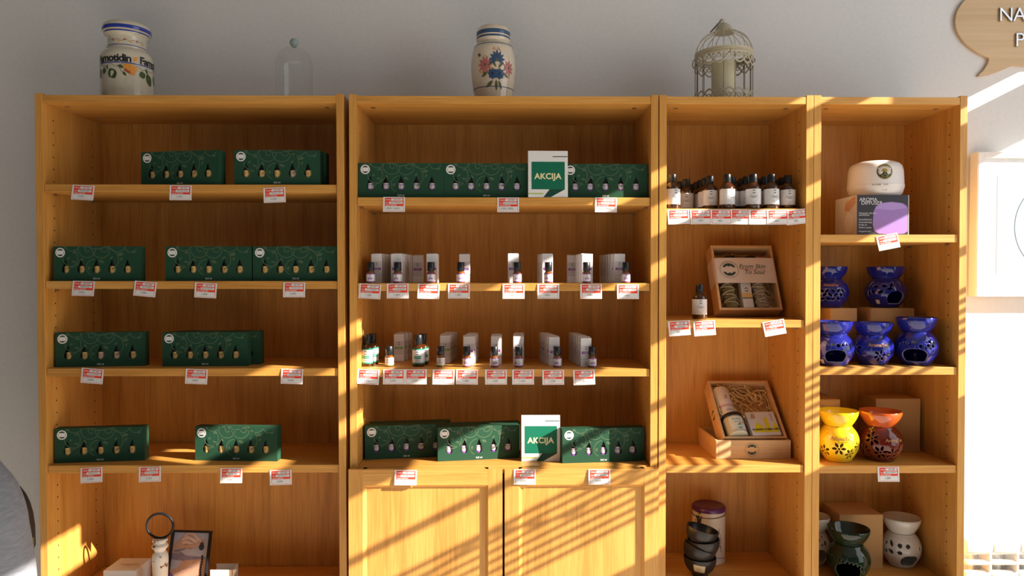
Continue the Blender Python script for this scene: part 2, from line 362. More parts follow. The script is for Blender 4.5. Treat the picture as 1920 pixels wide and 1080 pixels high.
# ================================================================== GREEN GIFT BOXES
GW, GH, GD = .222, .090, .031
def drop(u, v, R=.0099, h=.0375):                # teardrop outline, tip up, v = lowest point
    pts = []
    for k in range(15):
        t = -PI / 2 - PI * .66 + (PI * 1.32) * k / 14; pts.append((u + R * math.cos(t), v + R + R * math.sin(t)))
    return pts + [(u, v + h)]
def panel_with_holes(name, outline, holes, mats, th=.0006):
    cu = bpy.data.curves.new(name, 'CURVE'); cu.dimensions = '2D'; cu.fill_mode = 'BOTH'; cu.extrude = th / 2
    for pts in [outline] + holes:
        s = cu.splines.new('POLY'); s.points.add(len(pts) - 1); s.use_cyclic_u = True
        for i, (a, b) in enumerate(pts): s.points[i].co = (a, b, 0, 1)
    o = bpy.data.objects.new(name, cu); me = bpy.data.meshes.new_from_object(o)
    me.materials.clear(); me.materials.append(MATS[mats]); me.transform(Matrix.Rotation(PI / 2, 4, 'X'))
    bpy.data.objects.remove(o); return me
DX = [-.080 + .0400 * k for k in range(5)]
gb_front = panel_with_holes('front_panel', rect(-GW/2, GW/2, 0, GH), [drop(x, .0195) for x in DX], 'box_green')
q = MB(); hw = GW / 2; t = .0007
q.box(-hw, hw, GD - t, GD, 0, GH); q.box(-hw, -hw + t, .0003, GD - t, 0, GH); q.box(hw - t, hw, .0003, GD - t, 0, GH)
q.box(-hw + t, hw - t, .0003, GD - t, 0, t); q.box(-hw + t, hw - t, .0003, GD - t, GH - t, GH)
gb_body = q.mesh('box_body', 'box_green', False)
gb_liner = MB().box(-hw + .001, hw - .001, .0265, .0275, .001, GH - .001).mesh('liner', 'box_grey', False)
def spiral(u, v, r0, r1, a0, a1, n=26):
    return [(u + (r0 + (r1 - r0) * k / n) * math.cos(a0 + (a1 - a0) * k / n), v + (r0 + (r1 - r0) * k / n) * math.sin(a0 + (a1 - a0) * k / n)) for k in range(n + 1)]
SWR = []
for p in (spiral(-.062, .099, .021, .021, PI * 1.14, PI * 1.86), spiral(-.022, .083, .026, .019, PI * .92, PI * 2.02), spiral(-.021, .0815, .0125, .003, PI * .2, PI * 1.9),
          spiral(.015, .083, .027, .019, PI * .97, PI * 2.08), spiral(.018, .084, .0135, .003, PI * .15, -PI * 1.3), spiral(.052, .097, .020, .024, PI * 1.2, PI * 1.95),
          spiral(.029, .052, .034, .024, PI * .55, -PI * .35), spiral(-.075, .058, .025, .028, PI * 1.5, PI * 2.25), spiral(-.066, .062, .020, .026, PI * .9, PI * 1.9),
          spiral(.088, .090, .014, .016, PI * .95, PI * 1.9), spiral(-.005, .032, .025, .018, PI * .5, PI * 1.35), spiral(0, .135, .052, .052, PI * 1.25, PI * 1.75)):
    SWR.append(ribbon([(a, min(b, GH - .0006)) for a, b in p], .0023, 0, .0006))
for (u, v, ln, wd, a) in ((-.063, .073, .013, .004, .1), (-.064, .051, .012, .004, -.25), (.006, .053, .016, .006, -.35), (.054, .068, .017, .007, .15), (.036, .056, .010, .004, .9),
                          (.062, .052, .011, .004, 1.1), (-.075, .056, .009, .004, .7), (-.020, .028, .011, .005, 1.4), (.092, .075, .010, .005, .1), (-.040, .060, .011, .004, -1.0), (-.078, .082, .014, .007, 1.9)):
    SWR.append(('p', [(x_, min(y_, GH - .0004)) for x_, y_ in leaf(u, v, ln, wd * 1.3, a)], 0, .00065))
gb_swirl = MB().flat(SWR).mesh('swirl_print', 'swirl_green', False, fix=False)
EU, EV, ER = -hw + .018, GH - .0165, .0124
wav = [(EU - ER * .68, EV - ER * .25)] + [(EU + ER * (-.68 + 1.36 * k / 8), EV - ER * (.36 + .12 * (k % 2))) for k in range(1, 8)] + [(EU + ER * .68, EV - ER * .25)]
gb_emblem = MB().flat([('p', circ(EU, EV, ER), 0, .0008), ('p', circ(EU, EV, ER * .76), 1, .0010), ('p', wav + [(a, 2 * EV - b) for a, b in reversed(wav)], 0, .0012)]).mesh('emblem', ['white_card', 'ink_green'], False, fix=False)
gb_text = MB().flat([('t', '5x5 ml', .0062, 0, .0062, 0, .0008, dict(bold=.02))]).mesh('volume_text', 'white_card', False, fix=False)
def inner_bottle(lab):
    lb = MB().lathe([(0, .010), (.0095, .010), (.0098, .012), (.0099, .014), (.0099, .0385), (.0095, .0395), (.006, .0405), (0, .0405)], 20, [0, 0, 0, 1, 0, 0, 0])
    its = lens(0, .030, .0028, 2, .0002)
    fn = lambda u, v, l: ((.0099 + l) * math.sin(u / .0099), -(.0099 + l) * math.cos(u / .0099), v)
    if lab == 'label_white':
        its += [('s', [(-.008 + .016 * k / 6, .0165) for k in range(7)], [(-.008 + .016 * k / 6, .0240) for k in range(7)], 3, .0002)]
        its += [('s', [(-.010 + .020 * k / 8, .034) for k in range(9)], [(-.010 + .020 * k / 8, .0355) for k in range(9)], 3, .0002)]
    else: its += [('s', [(-.004 + .008 * k / 4, v) for k in range(5)], [(-.004 + .008 * k / 4, v + .0007) for k in range(5)], 2, .0002) for v in (.019, .0215)]
    lb.flat(its, fn)
    return lb.mesh('bottle', ['amber_glass', lab, 'ink_green', 'label_purple'], fix=False)
gb_bot = {k: inner_bottle(k) for k in ('label_yellow', 'label_white', 'label_pink')}
gb_cap = MB().lathe([(0, .0405), (.0088, .0405), (.0088, .058), (.008, .0595), (0, .0595)], 18).mesh('cap', 'cap_black')
def gift_box(label, PL, PR, lab, group, full=True, pat=None):
    d = Vector((PR.x - PL.x, PR.y - PL.y)); yaw = math.atan2(d.y, d.x); mid = (PL + PR) / 2
    r = thing('gift_box', label, 'gift box', (mid.x, mid.y, PL.z), (0, 0, yaw), group)
    obj('box_body', gb_body, r); obj('front_panel', gb_front, r)
    obj('swirl_print', gb_swirl, r); obj('emblem', gb_emblem, r, label='round white tree emblem'); obj('volume_text', gb_text, r)
    obj('liner', gb_liner, r)
    if full:
        for k, x in enumerate(DX):
            o = obj('bottle', gb_bot[(pat or {}).get(k, lab)], r, (x + random.uniform(-.0015, .0015), .0122, 0), (0, 0, random.uniform(-.3, .3)))
            obj('cap', gb_cap, o)
    return r
def behind(PL, PR, back, shift):
    d = (PR - PL); d.z = 0; d.normalize(); n = Vector((-d.y, d.x, 0)); o = n * back + d * shift
    return PL + o, PR + o
def yshelf(px, Y, z): p = at(px, 500, Y); p.z = z; return p
GY = 'gift boxes with yellow-labelled bottles'; GP = 'gift boxes with purple-labelled bottles'
z = S1[0] + .0003
gift_box('angled green gift box of yellow-labelled bottles, left one on top shelf of left bookcase', yshelf(269, .046, z), yshelf(408.7, .010, z), 'label_yellow', GY)
A, B = yshelf(440.5, .014, z), yshelf(600, .014, z)
gift_box('green gift box of yellow-labelled bottles, front right on top shelf of left bookcase', A, B, 'label_yellow', GY, pat={3: 'label_pink'})
gift_box('dark green gift box standing right behind the front right box on left bookcase top shelf', *behind(A, B, .034, .008), 'label_yellow', GY, False)
z = S1[1] + .0003
gift_box('green gift box of yellow-labelled bottles, leftmost of three on second shelf of left bookcase', yshelf(100, .016, z), yshelf(262, .016, z), 'label_yellow', GY)
gift_box('green gift box of yellow-labelled bottles, middle of three on second shelf of left bookcase', yshelf(310.4, .016, z), yshelf(472, .020, z), 'label_yellow', GY)
gift_box('green gift box of yellow-labelled bottles, rightmost of three on second shelf of left bookcase', yshelf(474.6, .020, z), yshelf(634, .020, z), 'label_yellow', GY)
z = S1[2] + .0003
gift_box('green gift box of yellow-labelled bottles, left one on third shelf of left bookcase', onz(103.5, 688.4, z), onz(272.5, 685.8, z), 'label_yellow', GY, pat={2: 'label_pink', 3: 'label_pink'})
A, B = onz(308, 687, z), onz(461, 686.3, z)
gift_box('green gift box of yellow-labelled bottles, front right on third shelf of left bookcase', A, B, 'label_yellow', GY)
gift_box('dark green gift box peeking out right behind another on third shelf of left bookcase', *behind(A, B, .040, .022), 'label_yellow', GY, False)
z = S1[3] + .0003
gift_box('angled green gift box with yellow-labelled bottles, left one on fourth shelf of left bookcase', onz(102.5, 868.6, z), onz(272, 863, z), 'label_yellow', GY)
gift_box('green gift box with yellow-labelled bottles alone at right on fourth shelf of left bookcase', onz(367, 863.0, z), onz(519, 864.8, z), 'label_yellow', GY)
z = S2[0] + .0003
gift_box('green gift box of purple-labelled bottles, leftmost on top shelf above the doors', yshelf(673, .018, z), yshelf(831.6, .018, z), 'label_white', GP)
gift_box('green gift box of purple-labelled bottles left of the upper AKCIJA sign', yshelf(833.2, .018, z), yshelf(991, .022, z), 'label_white', GP)
gift_box('green gift box of purple-labelled bottles, right of and partly behind upper AKCIJA sign', yshelf(1057, .026, z), yshelf(1213.5, .027, z), 'label_white', GP)
z = S2[3] + .0003
A, B = onz(682, 862.3, z), onz(841, 855.5, z)
gift_box('slanted green gift box of purple-labelled bottles at far left just above the doors', A, B, 'label_white', GP)
gift_box('green gift box hidden behind the far left box just above the doors', *behind(A, B, .034, .011), 'label_white', GP, False)
A, B = onz(820, 865.3, z), onz(975, 858.3, z)
gift_box('sunlit green gift box of purple-labelled bottles left of the lower AKCIJA sign', A, B, 'label_white', GP)
gift_box('green gift box hidden behind the sunlit one left of the lower AKCIJA sign', *behind(A, B, .034, .008), 'label_white', GP, False)
gift_box('half sunlit green gift box of purple-labelled bottles right of the lower AKCIJA sign', onz(1053, 868.8, z), onz(1209, 864.0, z), 'label_white', GP)

# ------------------------------------------------------------------ AKCIJA signs
SWD, SHT = .1035, .122
def akcija(label, p, yaw, lean):
    r = thing('promotion_sign', label, 'sign', p, (-lean, 0, yaw), 'promotion signs')
    obj('card', MB().box(-SWD/2, SWD/2, 0, .003, 0, SHT).mesh('card', 'white_card', False), r, bevel=.0006)
    a, b = -SWD/2, SWD/2
    its = [('p', rect(a + .009, b - .008, .021, .093), 0, .0004),
           ('p', [(a + .056, .021), (b - .008, .021), (a + .059, .0008), (a + .040, .0008)], 1, .0004),
           ('p', rect(a + .064, b - .001, .1055, .1075), 1, .0004), ('p', rect(a + .001, a + .040, .0085, .011), 2, .0004),
           ('t', 'AKCIJA', .0210, a + .0515, .0545, 3, .0008, dict(bold=.030, space=1.04))]
    obj('printed_face', MB().flat(its).mesh('printed_face', ['sign_green', 'sign_dark', 'lime', 'cream'], False, fix=False), r)
    obj('strut', MB().prism([(.003, .090), (.020, .004), (.021, .004), (.004, .0905)], -.02, .02, plane='yz').mesh('strut', 'white_card', False), r)
akcija('AKCIJA promotion sign standing on the shelf above eye level, left of a gift box', yshelf(1027.5, .006, S2[0] + .0003), math.radians(1), math.radians(3))
p = onz(1014, 865.2, S2[3]); p.z += .0003
akcija('sunlit AKCIJA promotion sign standing between gift boxes just above the doors', p, math.radians(0), math.radians(5))

# ================================================================== PRICE TAGS
TW, THh = .0565, .0385
def tag_print():
    a, b = -TW/2, TW/2; T = 0
    its = []
    o, i2 = rect(a + .0045, b - .0035, -.0365, -.0022), rect(a + .0051, b - .0041, -.0359, -.0028)
    for k in range(4): its.append(('p', [o[k], o[(k+1) % 4], i2[(k+1) % 4], i2[k]], 0, .0006))
    its += [('p', rect(a + .0051, b - .0041, -.0235, -.0028), 0, .0006), ('p', rect(a + .021, b - .006, -.0098, -.0038), 1, .0008), ('p', rect(a + .0155, b - .006, -.0180, -.0118), 1, .0008),
            ('t', 'Шифра', .0048, a + .0065, -.0072, 1, .0009, dict(align='LEFT', bold=.01)), ('t', 'Арт.', .0048, a + .0065, -.0152, 1, .0009, dict(align='LEFT', bold=.01)),
            ('t', 'Цена динара', .0046, a + .0065, -.0208, 1, .0009, dict(align='LEFT', bold=.01))]
    return MB().flat(its).mesh('tag_print', ['tag_red', 'white_card'], False, fix=False)
TP = tag_print()
TC = MB().box(-TW/2, TW/2, -.0004, .0001, -THh, 0).mesh('tag_card', 'white_card', False)
ORD = ['first', 'second', 'third', 'fourth', 'fifth', 'sixth', 'seventh', 'eighth', 'ninth']
def price_tags(where, Y, rows, group, dy=0):
    n = len(rows)
    for k, (px, py, rot, code, art, price) in enumerate(rows):
        p = at(px, py, Y); lab = f'red and white price tag, {ORD[k]} from left {where}' if n > 1 else f'red and white price tag hanging {where}'
        r = thing('price_tag', lab, 'price tag', (p.x, p.y - .0008 - dy * (k % 3), p.z), (-math.radians(random.uniform(2, 7)), math.radians(rot), 0), group)
        obj('card', TC, r); obj('tag_print', TP, r)
        a = -TW/2
        its = [('t', code, .0058, a + .036, -.0069, 0, .0010, dict(shear=.15)), ('t', art, .0050 if len(art) < 11 else .0041, a + .033, -.0150, 0, .0010, dict(shear=.1)),
               ('t', price, .0068, a + .026, -.0295, 1, .0010, dict(shear=.2))]
        obj('handwriting', MB().flat(its).mesh('handwriting', ['ink_black', 'ink_grey'], False, fix=False), r)
L1 = 'of left bookcase'
price_tags('on the top shelf ' + L1, .004, [(157.3, 347.5, 3, 'GP 343', 'MELEM SET', '3550,-'), (339.2, 347.6, 0, 'GP 432', 'SET ZA KUK', '3.600-'), (514.5, 352, -2.5, 'GP 430', 'SET ZA KOŽU', '4.300-')], 'price tags on the left bookcase')
price_tags('on the second shelf ' + L1, .004, [(157.9, 527, 1.5, 'GP 343', 'MELEM SET', '4450,-'), (274, 528, 5, 'GP 420', 'SET ZA DECU', '3.900-'), (386.7, 530.5, 3, 'GP 434', 'SET ZA MASAŽU', '5.200-'), (552, 529.5, 0, 'GP 431', 'SET ZA KOSU', '4.600-')], 'price tags on the left bookcase')
price_tags('on the third shelf ' + L1, .004, [(174.5, 691, 4.5, 'GP 432', 'SET ZA MASAŽU', '3.800-'), (369.5, 692, 2, 'GP 433', 'SET ZA KRVOTOK', '3.800-'), (548.5, 691.8, 1.5, 'GP 425', 'SET ZA NOGE', '4.600-')], 'price tags on the left bookcase')
price_tags('on the fourth shelf ' + L1, .004, [(172, 876.5, -3, 'GP 300', 'SET ZA KOSU', '5.300-'), (281.3, 875, -2, 'GP 428', 'SET ZA MASAŽU', '3.450-'), (434, 877.5, 0, 'GP 438', 'SET ZA VENE', '3.200-'), (526.4, 881, -2, 'GP 434', 'SET PROTIV', '3.000-')], 'price tags on the left bookcase')
L2 = 'above the doors'
G2 = 'price tags on the bookcase with doors'
price_tags('on the top shelf ' + L2, .004, [(739, 369.5, 0, 'GP 434', 'SET PROMO', '5000,- 2600,-'), (952.8, 370.5, 0, 'GP 433', 'SET ZA IMUNITET', '5.300- 3000,-'), (1136, 370.5, .5, 'GP 435', 'SET KLASIK', '5300,- 4900,-')], G2)
price_tags('on the second shelf ' + L2, .004, [(694.5, 532.5, 3, 'GP 421', 'M. TAMJAN', '1.300-'), (745.8, 531.7, -.5, 'GP 424', 'U. LAVANDA', '1.250-'), (804, 532.5, 1.5, 'GP 423', 'M. RUZMARIN', '1.300-'), (860.6, 532, 0, 'GP 422', 'U. MENTA 5ml', '1.300-'),
                                               (963, 532.5, 0, 'GP 411', 'LIMUN', '1900,-'), (1028, 532.5, 0, 'GP 410', 'LAVANDA 5ml', '1950,-'), (1108, 532.5, 0, 'GP 419', 'TIMIJAN 5', '1700,-'), (1177, 533, 0, 'GP 412', 'ČAJNO DRVO', '1700,-')], G2)
price_tags('on the third shelf ' + L2, .004, [(691.5, 692.5, 3, 'GP 310', 'ULJE KANTARION', '2.920-'), (738.8, 692.5, 0, 'GP 270', 'U. SMILJE', '2.600-'), (779.8, 692.5, 0, 'GP 360', 'ULJE ČUVARKUĆA', '2.520-'), (832, 693, 1, 'GP 371', 'ULJE PITAMIN', '4.600-'), (876, 692.8, 1, 'GP 260', 'M. BERGAMOT', '1.600-'),
                                              (930, 693, 0, 'GP 262', 'M. LIMUN 5ml', '1.600-'), (980.8, 693, 0, 'GP 258', 'M. BELI BOR', '1.600-'), (1037, 693.5, -.5, 'GP 256', 'M. JASMIN', '1.590-'), (1094.5, 693.5, -2, 'GP 259', 'M. RUZMARIN', '1.760-')], G2)
price_tags('on the cabinet doors', -.0205, [(761, 881, .5, 'GP 430', 'SET PROMO', '3500,-'), (984, 880, .5, 'GP 437', 'SET IMUNO', '3.500-'), (1123.6, 879.6, 0, 'GP 436', 'SET RELAKS', '5.670-')], G2)
L3 = ''; G3 = 'price tags on the narrow bookcases'
price_tags('under the brown bottles', .004, [(1271.4, 393, -2, 'GP 281', 'ULJE KOKOS', '590,-'), (1313.5, 393, -1, 'GP 324', 'ULJE KAJSIJE', '1200,-'), (1351.5, 393.2, 0, 'GP 320', 'ULJE BADEM', '820,-'), (1389.5, 393, 1, 'GP 323', 'ULJE AVOKADO', '900,-'),
                                            (1424, 393.4, 0, 'GP 326', 'ULJE ORAH', '690,-'), (1457, 393.6, -1, 'GP 322', 'ULJE SUSAM', '590,-'), (1492, 393, -6, 'GP 325', 'ULJE MASLINA', '560,-')], G3, dy=.0013)
price_tags('under the sleeved gift tray', .004, [(1272.5, 601.5, -4, 'GP 281', 'ULJE SMILJA', '590,-'), (1319.5, 601.5, -4, 'GP 281', 'ULJE MENTE', '600,-'), (1449, 601, -10, 'GP 204', 'POKLON SET', '4.300-')], G3)
price_tags('under the boxed aroma diffuser', .004, [(1662, 440, -11, 'TR 355', 'DIFUZER', '5.900,-')], G3)
price_tags('under the yellow and red burners', .004, [(1665, 875, 0, 'TR 384', 'BELA LAMPA', '1.200-')], G3)

# ================================================================== BOTTLES AND CARTONS
def label_fn(R): return lambda u, v, l: ((R + l) * math.sin(u / R), -(R + l) * math.cos(u / R), v)
def arcstrip(u0, u1, v0, v1, mi, l, n=8): return ('s', [(u0 + (u1 - u0) * k / n, v0) for k in range(n + 1)], [(u0 + (u1 - u0) * k / n, v1) for k in range(n + 1)], mi, l)
def make_bottle(kind):
    if kind[:5] == 'small':
        R, H = .0114, .0545; prof = [(0, 0), (R - .001, 0), (R, .0012), (R, .0245), (R - .0012, .0272), (.0078, .0300), (.0075, .0320), (0, .0320)]
        cap = [(0, .0315), (.0096, .0315), (.0099, .0330), (.0092, .0335), (.0098, .0345), (.0095, .0535), (.0088, .0545), (0, .0545)]; l0, l1 = .0030, .0242; amb = 'amber_light'
    elif kind == 'medium':
        R, H = .0165, .084; prof = [(0, 0), (R - .001, 0), (R, .0015), (R, .0490), (R - .002, .0535), (.0090, .0585), (.0085, .0610), (0, .0610)]
        cap = [(0, .0600), (.0105, .0600), (.0108, .0625), (.0102, .0630), (.0106, .0640), (.0100, .0825), (.0092, .084), (0, .084)]; l0, l1 = .0075, .0475; amb = 'amber_glass'
    else:
        R, H = .0195, .092; prof = [(0, 0), (R - .0015, 0), (R, .002), (R, .0545), (R - .0015, .0600), (R - .006, .0660), (.0092, .0705), (.0088, .0730), (0, .0730)]
        cap = [(0, .0715), (.0104, .0715), (.0106, .0745), (.0098, .0750), (.0102, .0760), (.0098, .0905), (.0092, .092), (0, .092)]; l0, l1 = .0120, .0525; amb = 'amber_glass'
    body = MB().lathe(prof, 28).mesh('bottle_body', amb); capm = MB().lathe(cap, 28).mesh('cap', 'cap_black')
    Lr = R + .0002; fn = label_fn(Lr); mats = ['label_white', 'label_purple', 'ink_green', 'label_teal', 'label_green', 'ink_grey']
    k1 = {'small_purple': 1, 'small_green': 4, 'medium': 3}.get(kind, 0); e = (l1 - l0) * .09
    lab = MB().lathe([(Lr, l0), (Lr, l0 + e), (Lr, l1 - e), (Lr, l1)], 28, [k1, 0, k1 if kind != 'small_green' else 0]).mesh('label', mats, fix=False)
    h = l1 - l0
    if kind == 'big':
        its = lens(0, l0 + h * .82, .0044, 2, .0003) + [ribbon(circ(0, l0 + h * .42, .0105, 20) + [(.0105, l0 + h * .42)], .0003, 5, .0003)]
        its += [arcstrip(-a, a, l0 + h * v, l0 + h * v + .0010, 2, .0004) for a, v in ((.0085, .50), (.0060, .42))] + [arcstrip(-.003, .003, l0 + h * .07, l0 + h * .07 + .0008, 5, .0004)]
    elif kind == 'medium':
        its = lens(0, l0 + h * .72, .0046, 2, .0003) + [arcstrip(-.0095, .0095, l0 + h * .34, l0 + h * .54, 3, .0003), arcstrip(-.007, .007, l0 + h * .43, l0 + h * .45, 0, .0005), arcstrip(-.005, .005, l0 + h * .20, l0 + h * .22, 5, .0004)]
    else:
        its = lens(-.001, l0 + h * .74, .0030, 2, .0003)
        its += [arcstrip(-.0065, .0045, l0 + h * .32, l0 + h * .52, 1, .0003), arcstrip(-.0045, .0025, l0 + h * .41, l0 + h * .44, 0, .0004)] if kind == 'small_purple' else [arcstrip(-.0055, .0045, l0 + h * .38, l0 + h * .43, 2, .0003)]
        its += [arcstrip(.0095, .0150, l0 + h * v, l0 + h * v + .0007, 5, .0003) for v in (.25, .4, .55, .7)] + [arcstrip(-.0150, -.0095, l0 + h * v, l0 + h * v + .0007, 5, .0003) for v in (.25, .4, .55, .7)]
    pr = MB().flat(its, fn).mesh('label_print', mats, False, fix=False)
    return body, capm, lab, pr
BOT = {k: make_bottle(k) for k in ('small_purple', 'small_green', 'medium', 'big')}
def bottle(kind, label, p, group, yaw=None):
    r = thing('bottle', label, 'bottle', p, (0, 0, random.uniform(-.25, .25) if yaw is None else yaw), group)
    b, c, l, q = BOT[kind]; obj('bottle_body', b, r); obj('cap', c, r); o = obj('label', l, r); obj('label_print', q, o)
    return r
CW, CH = .0285, .077
def carton_meshes(bar):
    b = MB().box(-CW/2, CW/2, 0, CW, 0, CH).mesh('carton_body', 'label_white', False)
    its = [('p', rect(-CW/2 + .0004, CW/2 - .0004, .018, .057), 1, .0003)] + lens(0, .050, .0038, 2, .0005) + [('p', rect(-.0112, .0112, .0345, .0408), 0, .0005), ('p', rect(-.009, .009, .0382, .0391), 1, .0007), ('p', rect(-.006, .006, .0360, .0368), 1, .0007), ('p', rect(-.005, .005, .0300, .0305), 3, .0005)]
    return b, MB().flat(its).mesh('carton_print', [bar, 'carton_shade', 'ink_green', 'ink_grey'], False, fix=False)
CAR = {'p': carton_meshes('bar_purple'), 'g': carton_meshes('label_green')}
flap = MB().prism([(-CW/2, 0), (CW/2, 0), (CW/2 - .002, .0022), (-CW/2 + .002, .0022)], .0006, .0012).mesh('flap', 'label_white', False)
def carton(kind, label, p, yaw, group):
    r = thing('carton', label, 'carton', p, (0, 0, yaw), group); b, q = CAR[kind]
    obj('carton_body', b, r, bevel=.0006); obj('carton_print', q, r)
    obj('flap', flap, r, (0, CW - .002, CH))
    return r
def carton_row(kind, px, Y, z, n, where, step=.0292, drift=0, yaw=0):
    P0 = yshelf(px, Y, z)
    for k in range(n):
        pos = 'front' if k == 0 else ('back' if k == n - 1 else ('second' if k == 1 else ORD[k]))
        lab = f'slim white carton {where}' if n == 1 else f'slim white carton, {pos} of the row {where}'
        carton(kind, lab, (P0.x + drift * k + random.uniform(-.0008, .0008), P0.y + step * k, z), yaw + random.uniform(-.02, .02), 'slim white cartons on the bookcase with doors')
z2, z3 = S2[1] + .0003, S2[2] + .0003
BN = [695, 745.6, 808, 863.8, 969.7, 1028.4, 1099.7, 1173.4]
for k, px in enumerate(BN):
    bottle('small_purple', f'small purple-labelled dropper bottle, {ORD[k]} from left on second shelf above doors', yshelf(px, .020, z2), 'small purple-labelled bottles', random.uniform(-.2, .2) if k != 5 else -.5)
W2 = 'behind the {} small bottle on second shelf'
carton_row('p', 706.5, .048, z2, 5, W2.format('first'), drift=.0012)
carton_row('p', 743.5, .036, z2, 5, W2.format('second'), drift=.0022)
carton_row('p', 783.3, .175, z2, 1, 'standing far back between second and third small bottles')
carton_row('p', 809, .044, z2, 2, W2.format('third'), drift=.001)
carton_row('p', 871, .075, z2, 1, W2.format('fourth'))
carton_row('p', 962, .040, z2, 1, W2.format('fifth'))
carton_row('p', 1027, .042, z2, 4, W2.format('sixth'), drift=-.0024)
carton_row('p', 1101.5, .038, z2, 4, W2.format('seventh'), drift=-.0022)
carton_row('p', 1073, .165, z2, 1, 'standing far back beside the seventh small bottle')
carton_row('p', 1162, .042, z2, 6, W2.format('eighth'), drift=-.0036)
def on3(px, py): p = onz(px, py, z3); return p
for k, (px, py, kd) in enumerate(((730.2, 689, 'small_green'), (826.2, 689.3, 'small_green'), (875, 689.8, 'small_purple'), (927, 690, 'small_purple'), (972.3, 690, 'small_purple'), (1044.7, 690.2, 'small_purple'), (1110.3, 690.4, 'small_purple'))):
    p = on3(px, py - 2); col = 'green' if 'green' in kd else 'purple'
    nth = ORD[k] if col == 'green' else ORD[k - 2]
    bottle(kd, f'small {col}-labelled dropper bottle, {nth} of its colour on third shelf above doors', p, 'small bottles on the third shelf', -.9 if k == 4 else (.35 if k == 3 else None))
for px, py, nm in ((688.6, 688, 'at far left'), (784.8, 688.5, 'between the two green dropper bottles')):
    p = on3(px, py - 2); bottle('medium', f'taller teal-labelled brown bottle {nm} of the third shelf, front one', p, 'teal-labelled brown bottles', -.1)
    bottle('medium', f'taller teal-labelled brown bottle {nm} of the third shelf, one behind', (p.x + .007, p.y + .040, p.z), 'teal-labelled brown bottles', .5)
W3 = 'at the {} on third shelf'
def row3(kind, px, py, n, where, drift, yaw=0):
    p = on3(px, py); carton_row(kind, px, p.y, z3, n, where, drift=drift, yaw=yaw)
row3('g', 747.5, 677, 3, 'behind first green dropper bottle on third shelf', .007)
row3('g', 834.5, 681.2, 5, 'behind second green dropper bottle on third shelf', .0026, .08)
row3('p', 879, 684, 4, 'behind first purple dropper bottle on third shelf', .003, .1)
row3('p', 930.7, 683, 2, 'behind second purple dropper bottle on third shelf', .0005)
row3('p', 971.6, 683.6, 4, 'behind third purple dropper bottle on third shelf', .0015)
row3('p', 1039, 686, 5, 'behind fourth purple dropper bottle on third shelf', -.0045)
row3('p', 1099.2, 688, 6, 'behind fifth purple dropper bottle on third shelf', -.0035)
# brown bottles, narrow bookcase
def bb(cx, cy, Y): return yshelf(1230 + cx / 6.353, Y, S3[0] + .0003)
FB = [(195, .0335), (358, .128), (640, .062), (845, .033), (1155, .030), (1370, .030), (1565, .046)]
for k, (cx, Y) in enumerate(FB):
    bottle('big', f'brown glass bottle with white label, {ORD[k]} from left in the front of top shelf', bb(cx, 0, Y), 'brown bottles on the narrow bookcase', .35 if k == 3 else None)
for k, (cx, Y, lab) in enumerate(((583, .102, 'first behind the third front bottle'), (532, .145, 'second behind the third front bottle'), (484, .188, 'third behind the third front bottle'), (444, .231, 'last behind the third front bottle'),
        (900, .082, 'right behind the fourth front bottle'), (1075, .073, 'first behind the fifth front bottle'), (1020, .115, 'second behind the fifth front bottle'), (975, .157, 'third behind the fifth front bottle'), (935, .199, 'last behind the fifth front bottle'),
        (1288, .075, 'first behind the sixth front bottle'), (1228, .118, 'second behind the sixth front bottle'), (1497, .090, 'first behind the seventh front bottle'), (1447, .133, 'second behind the seventh front bottle'), (290, .178, 'behind the second front bottle'), (150, .082, 'behind the first front bottle'))):
    bottle('big', f'brown glass bottle with black cap, {lab} on top shelf', bb(cx, 0, Y), 'brown bottles on the narrow bookcase')
bottle('big', 'single brown glass bottle standing left of the sleeved wooden gift tray', onz(1311.5, 597.6, S3[1] + .0003), 'brown bottles on the narrow bookcase', -.1)
# ================================================================== ON TOP OF THE BOOKCASES
def rprof(prof):
    def f(z):
        for (r0, z0), (r1, z1) in zip(prof, prof[1:]):
            if z0 <= z <= z1 and z1 > z0: return r0 + (r1 - r0) * (z - z0) / (z1 - z0)
        return prof[-1][0]
    return f
def wrapfn(rf, th0=0, lift=.0004):
    def f(u, v, l):
        R = rf(v); t = u / .07 + th0; r = R + lift + l; return (r * math.sin(t), -r * math.cos(t), v)
    return f
ZT = TOPZ + .0003
# stoneware apothecary jar
p = at(238.5, 100, .125)
jar = thing('apothecary_jar', 'cream stoneware jar with blue bands, painted leaves and black lettering on left bookcase', 'jar', (p.x, .125, ZT), (0, 0, .45)); jar.scale = (.93, .93, .905)
R = .0705
JP = [(0, 0), (R - .004, 0), (R, .004), (R, .139), (R - .003, .149), (R - .010, .158), (R - .018, .164), (.0535, .168), (.0520, .175), (.0520, .196), (.0540, .203), (.0600, .208)]
obj('jar_body', MB().lathe(JP, 64).mesh('jar_body', 'stoneware'), jar)
LP = [(0, .206), (.0590, .206), (.0605, .2085), (.0605, .2125), (.0590, .2150), (.0640, .2165), (.0655, .2200), (.0655, .2270), (.0630, .2360), (.054, .2430), (.036, .2490), (0, .2520)]
obj('lid', MB().lathe(LP, 64, [0, 0, 1, 0, 0, 1, 1, 0, 0, 0, 0]).mesh('lid', ['stoneware', 'cobalt']), jar)
rf = rprof(JP[2:]); fn = wrapfn(rf)
full = lambda v0, v1, mi: ('s', [(-.22 + .44 * k / 64, v0) for k in range(65)], [(-.22 + .44 * k / 64, v1) for k in range(65)], mi, .0002)
obj('blue_band', MB().flat([full(.1105, .1135, 0), full(.1690, .1712, 0)], fn).mesh('blue_band', 'cobalt', True, fix=False), jar)
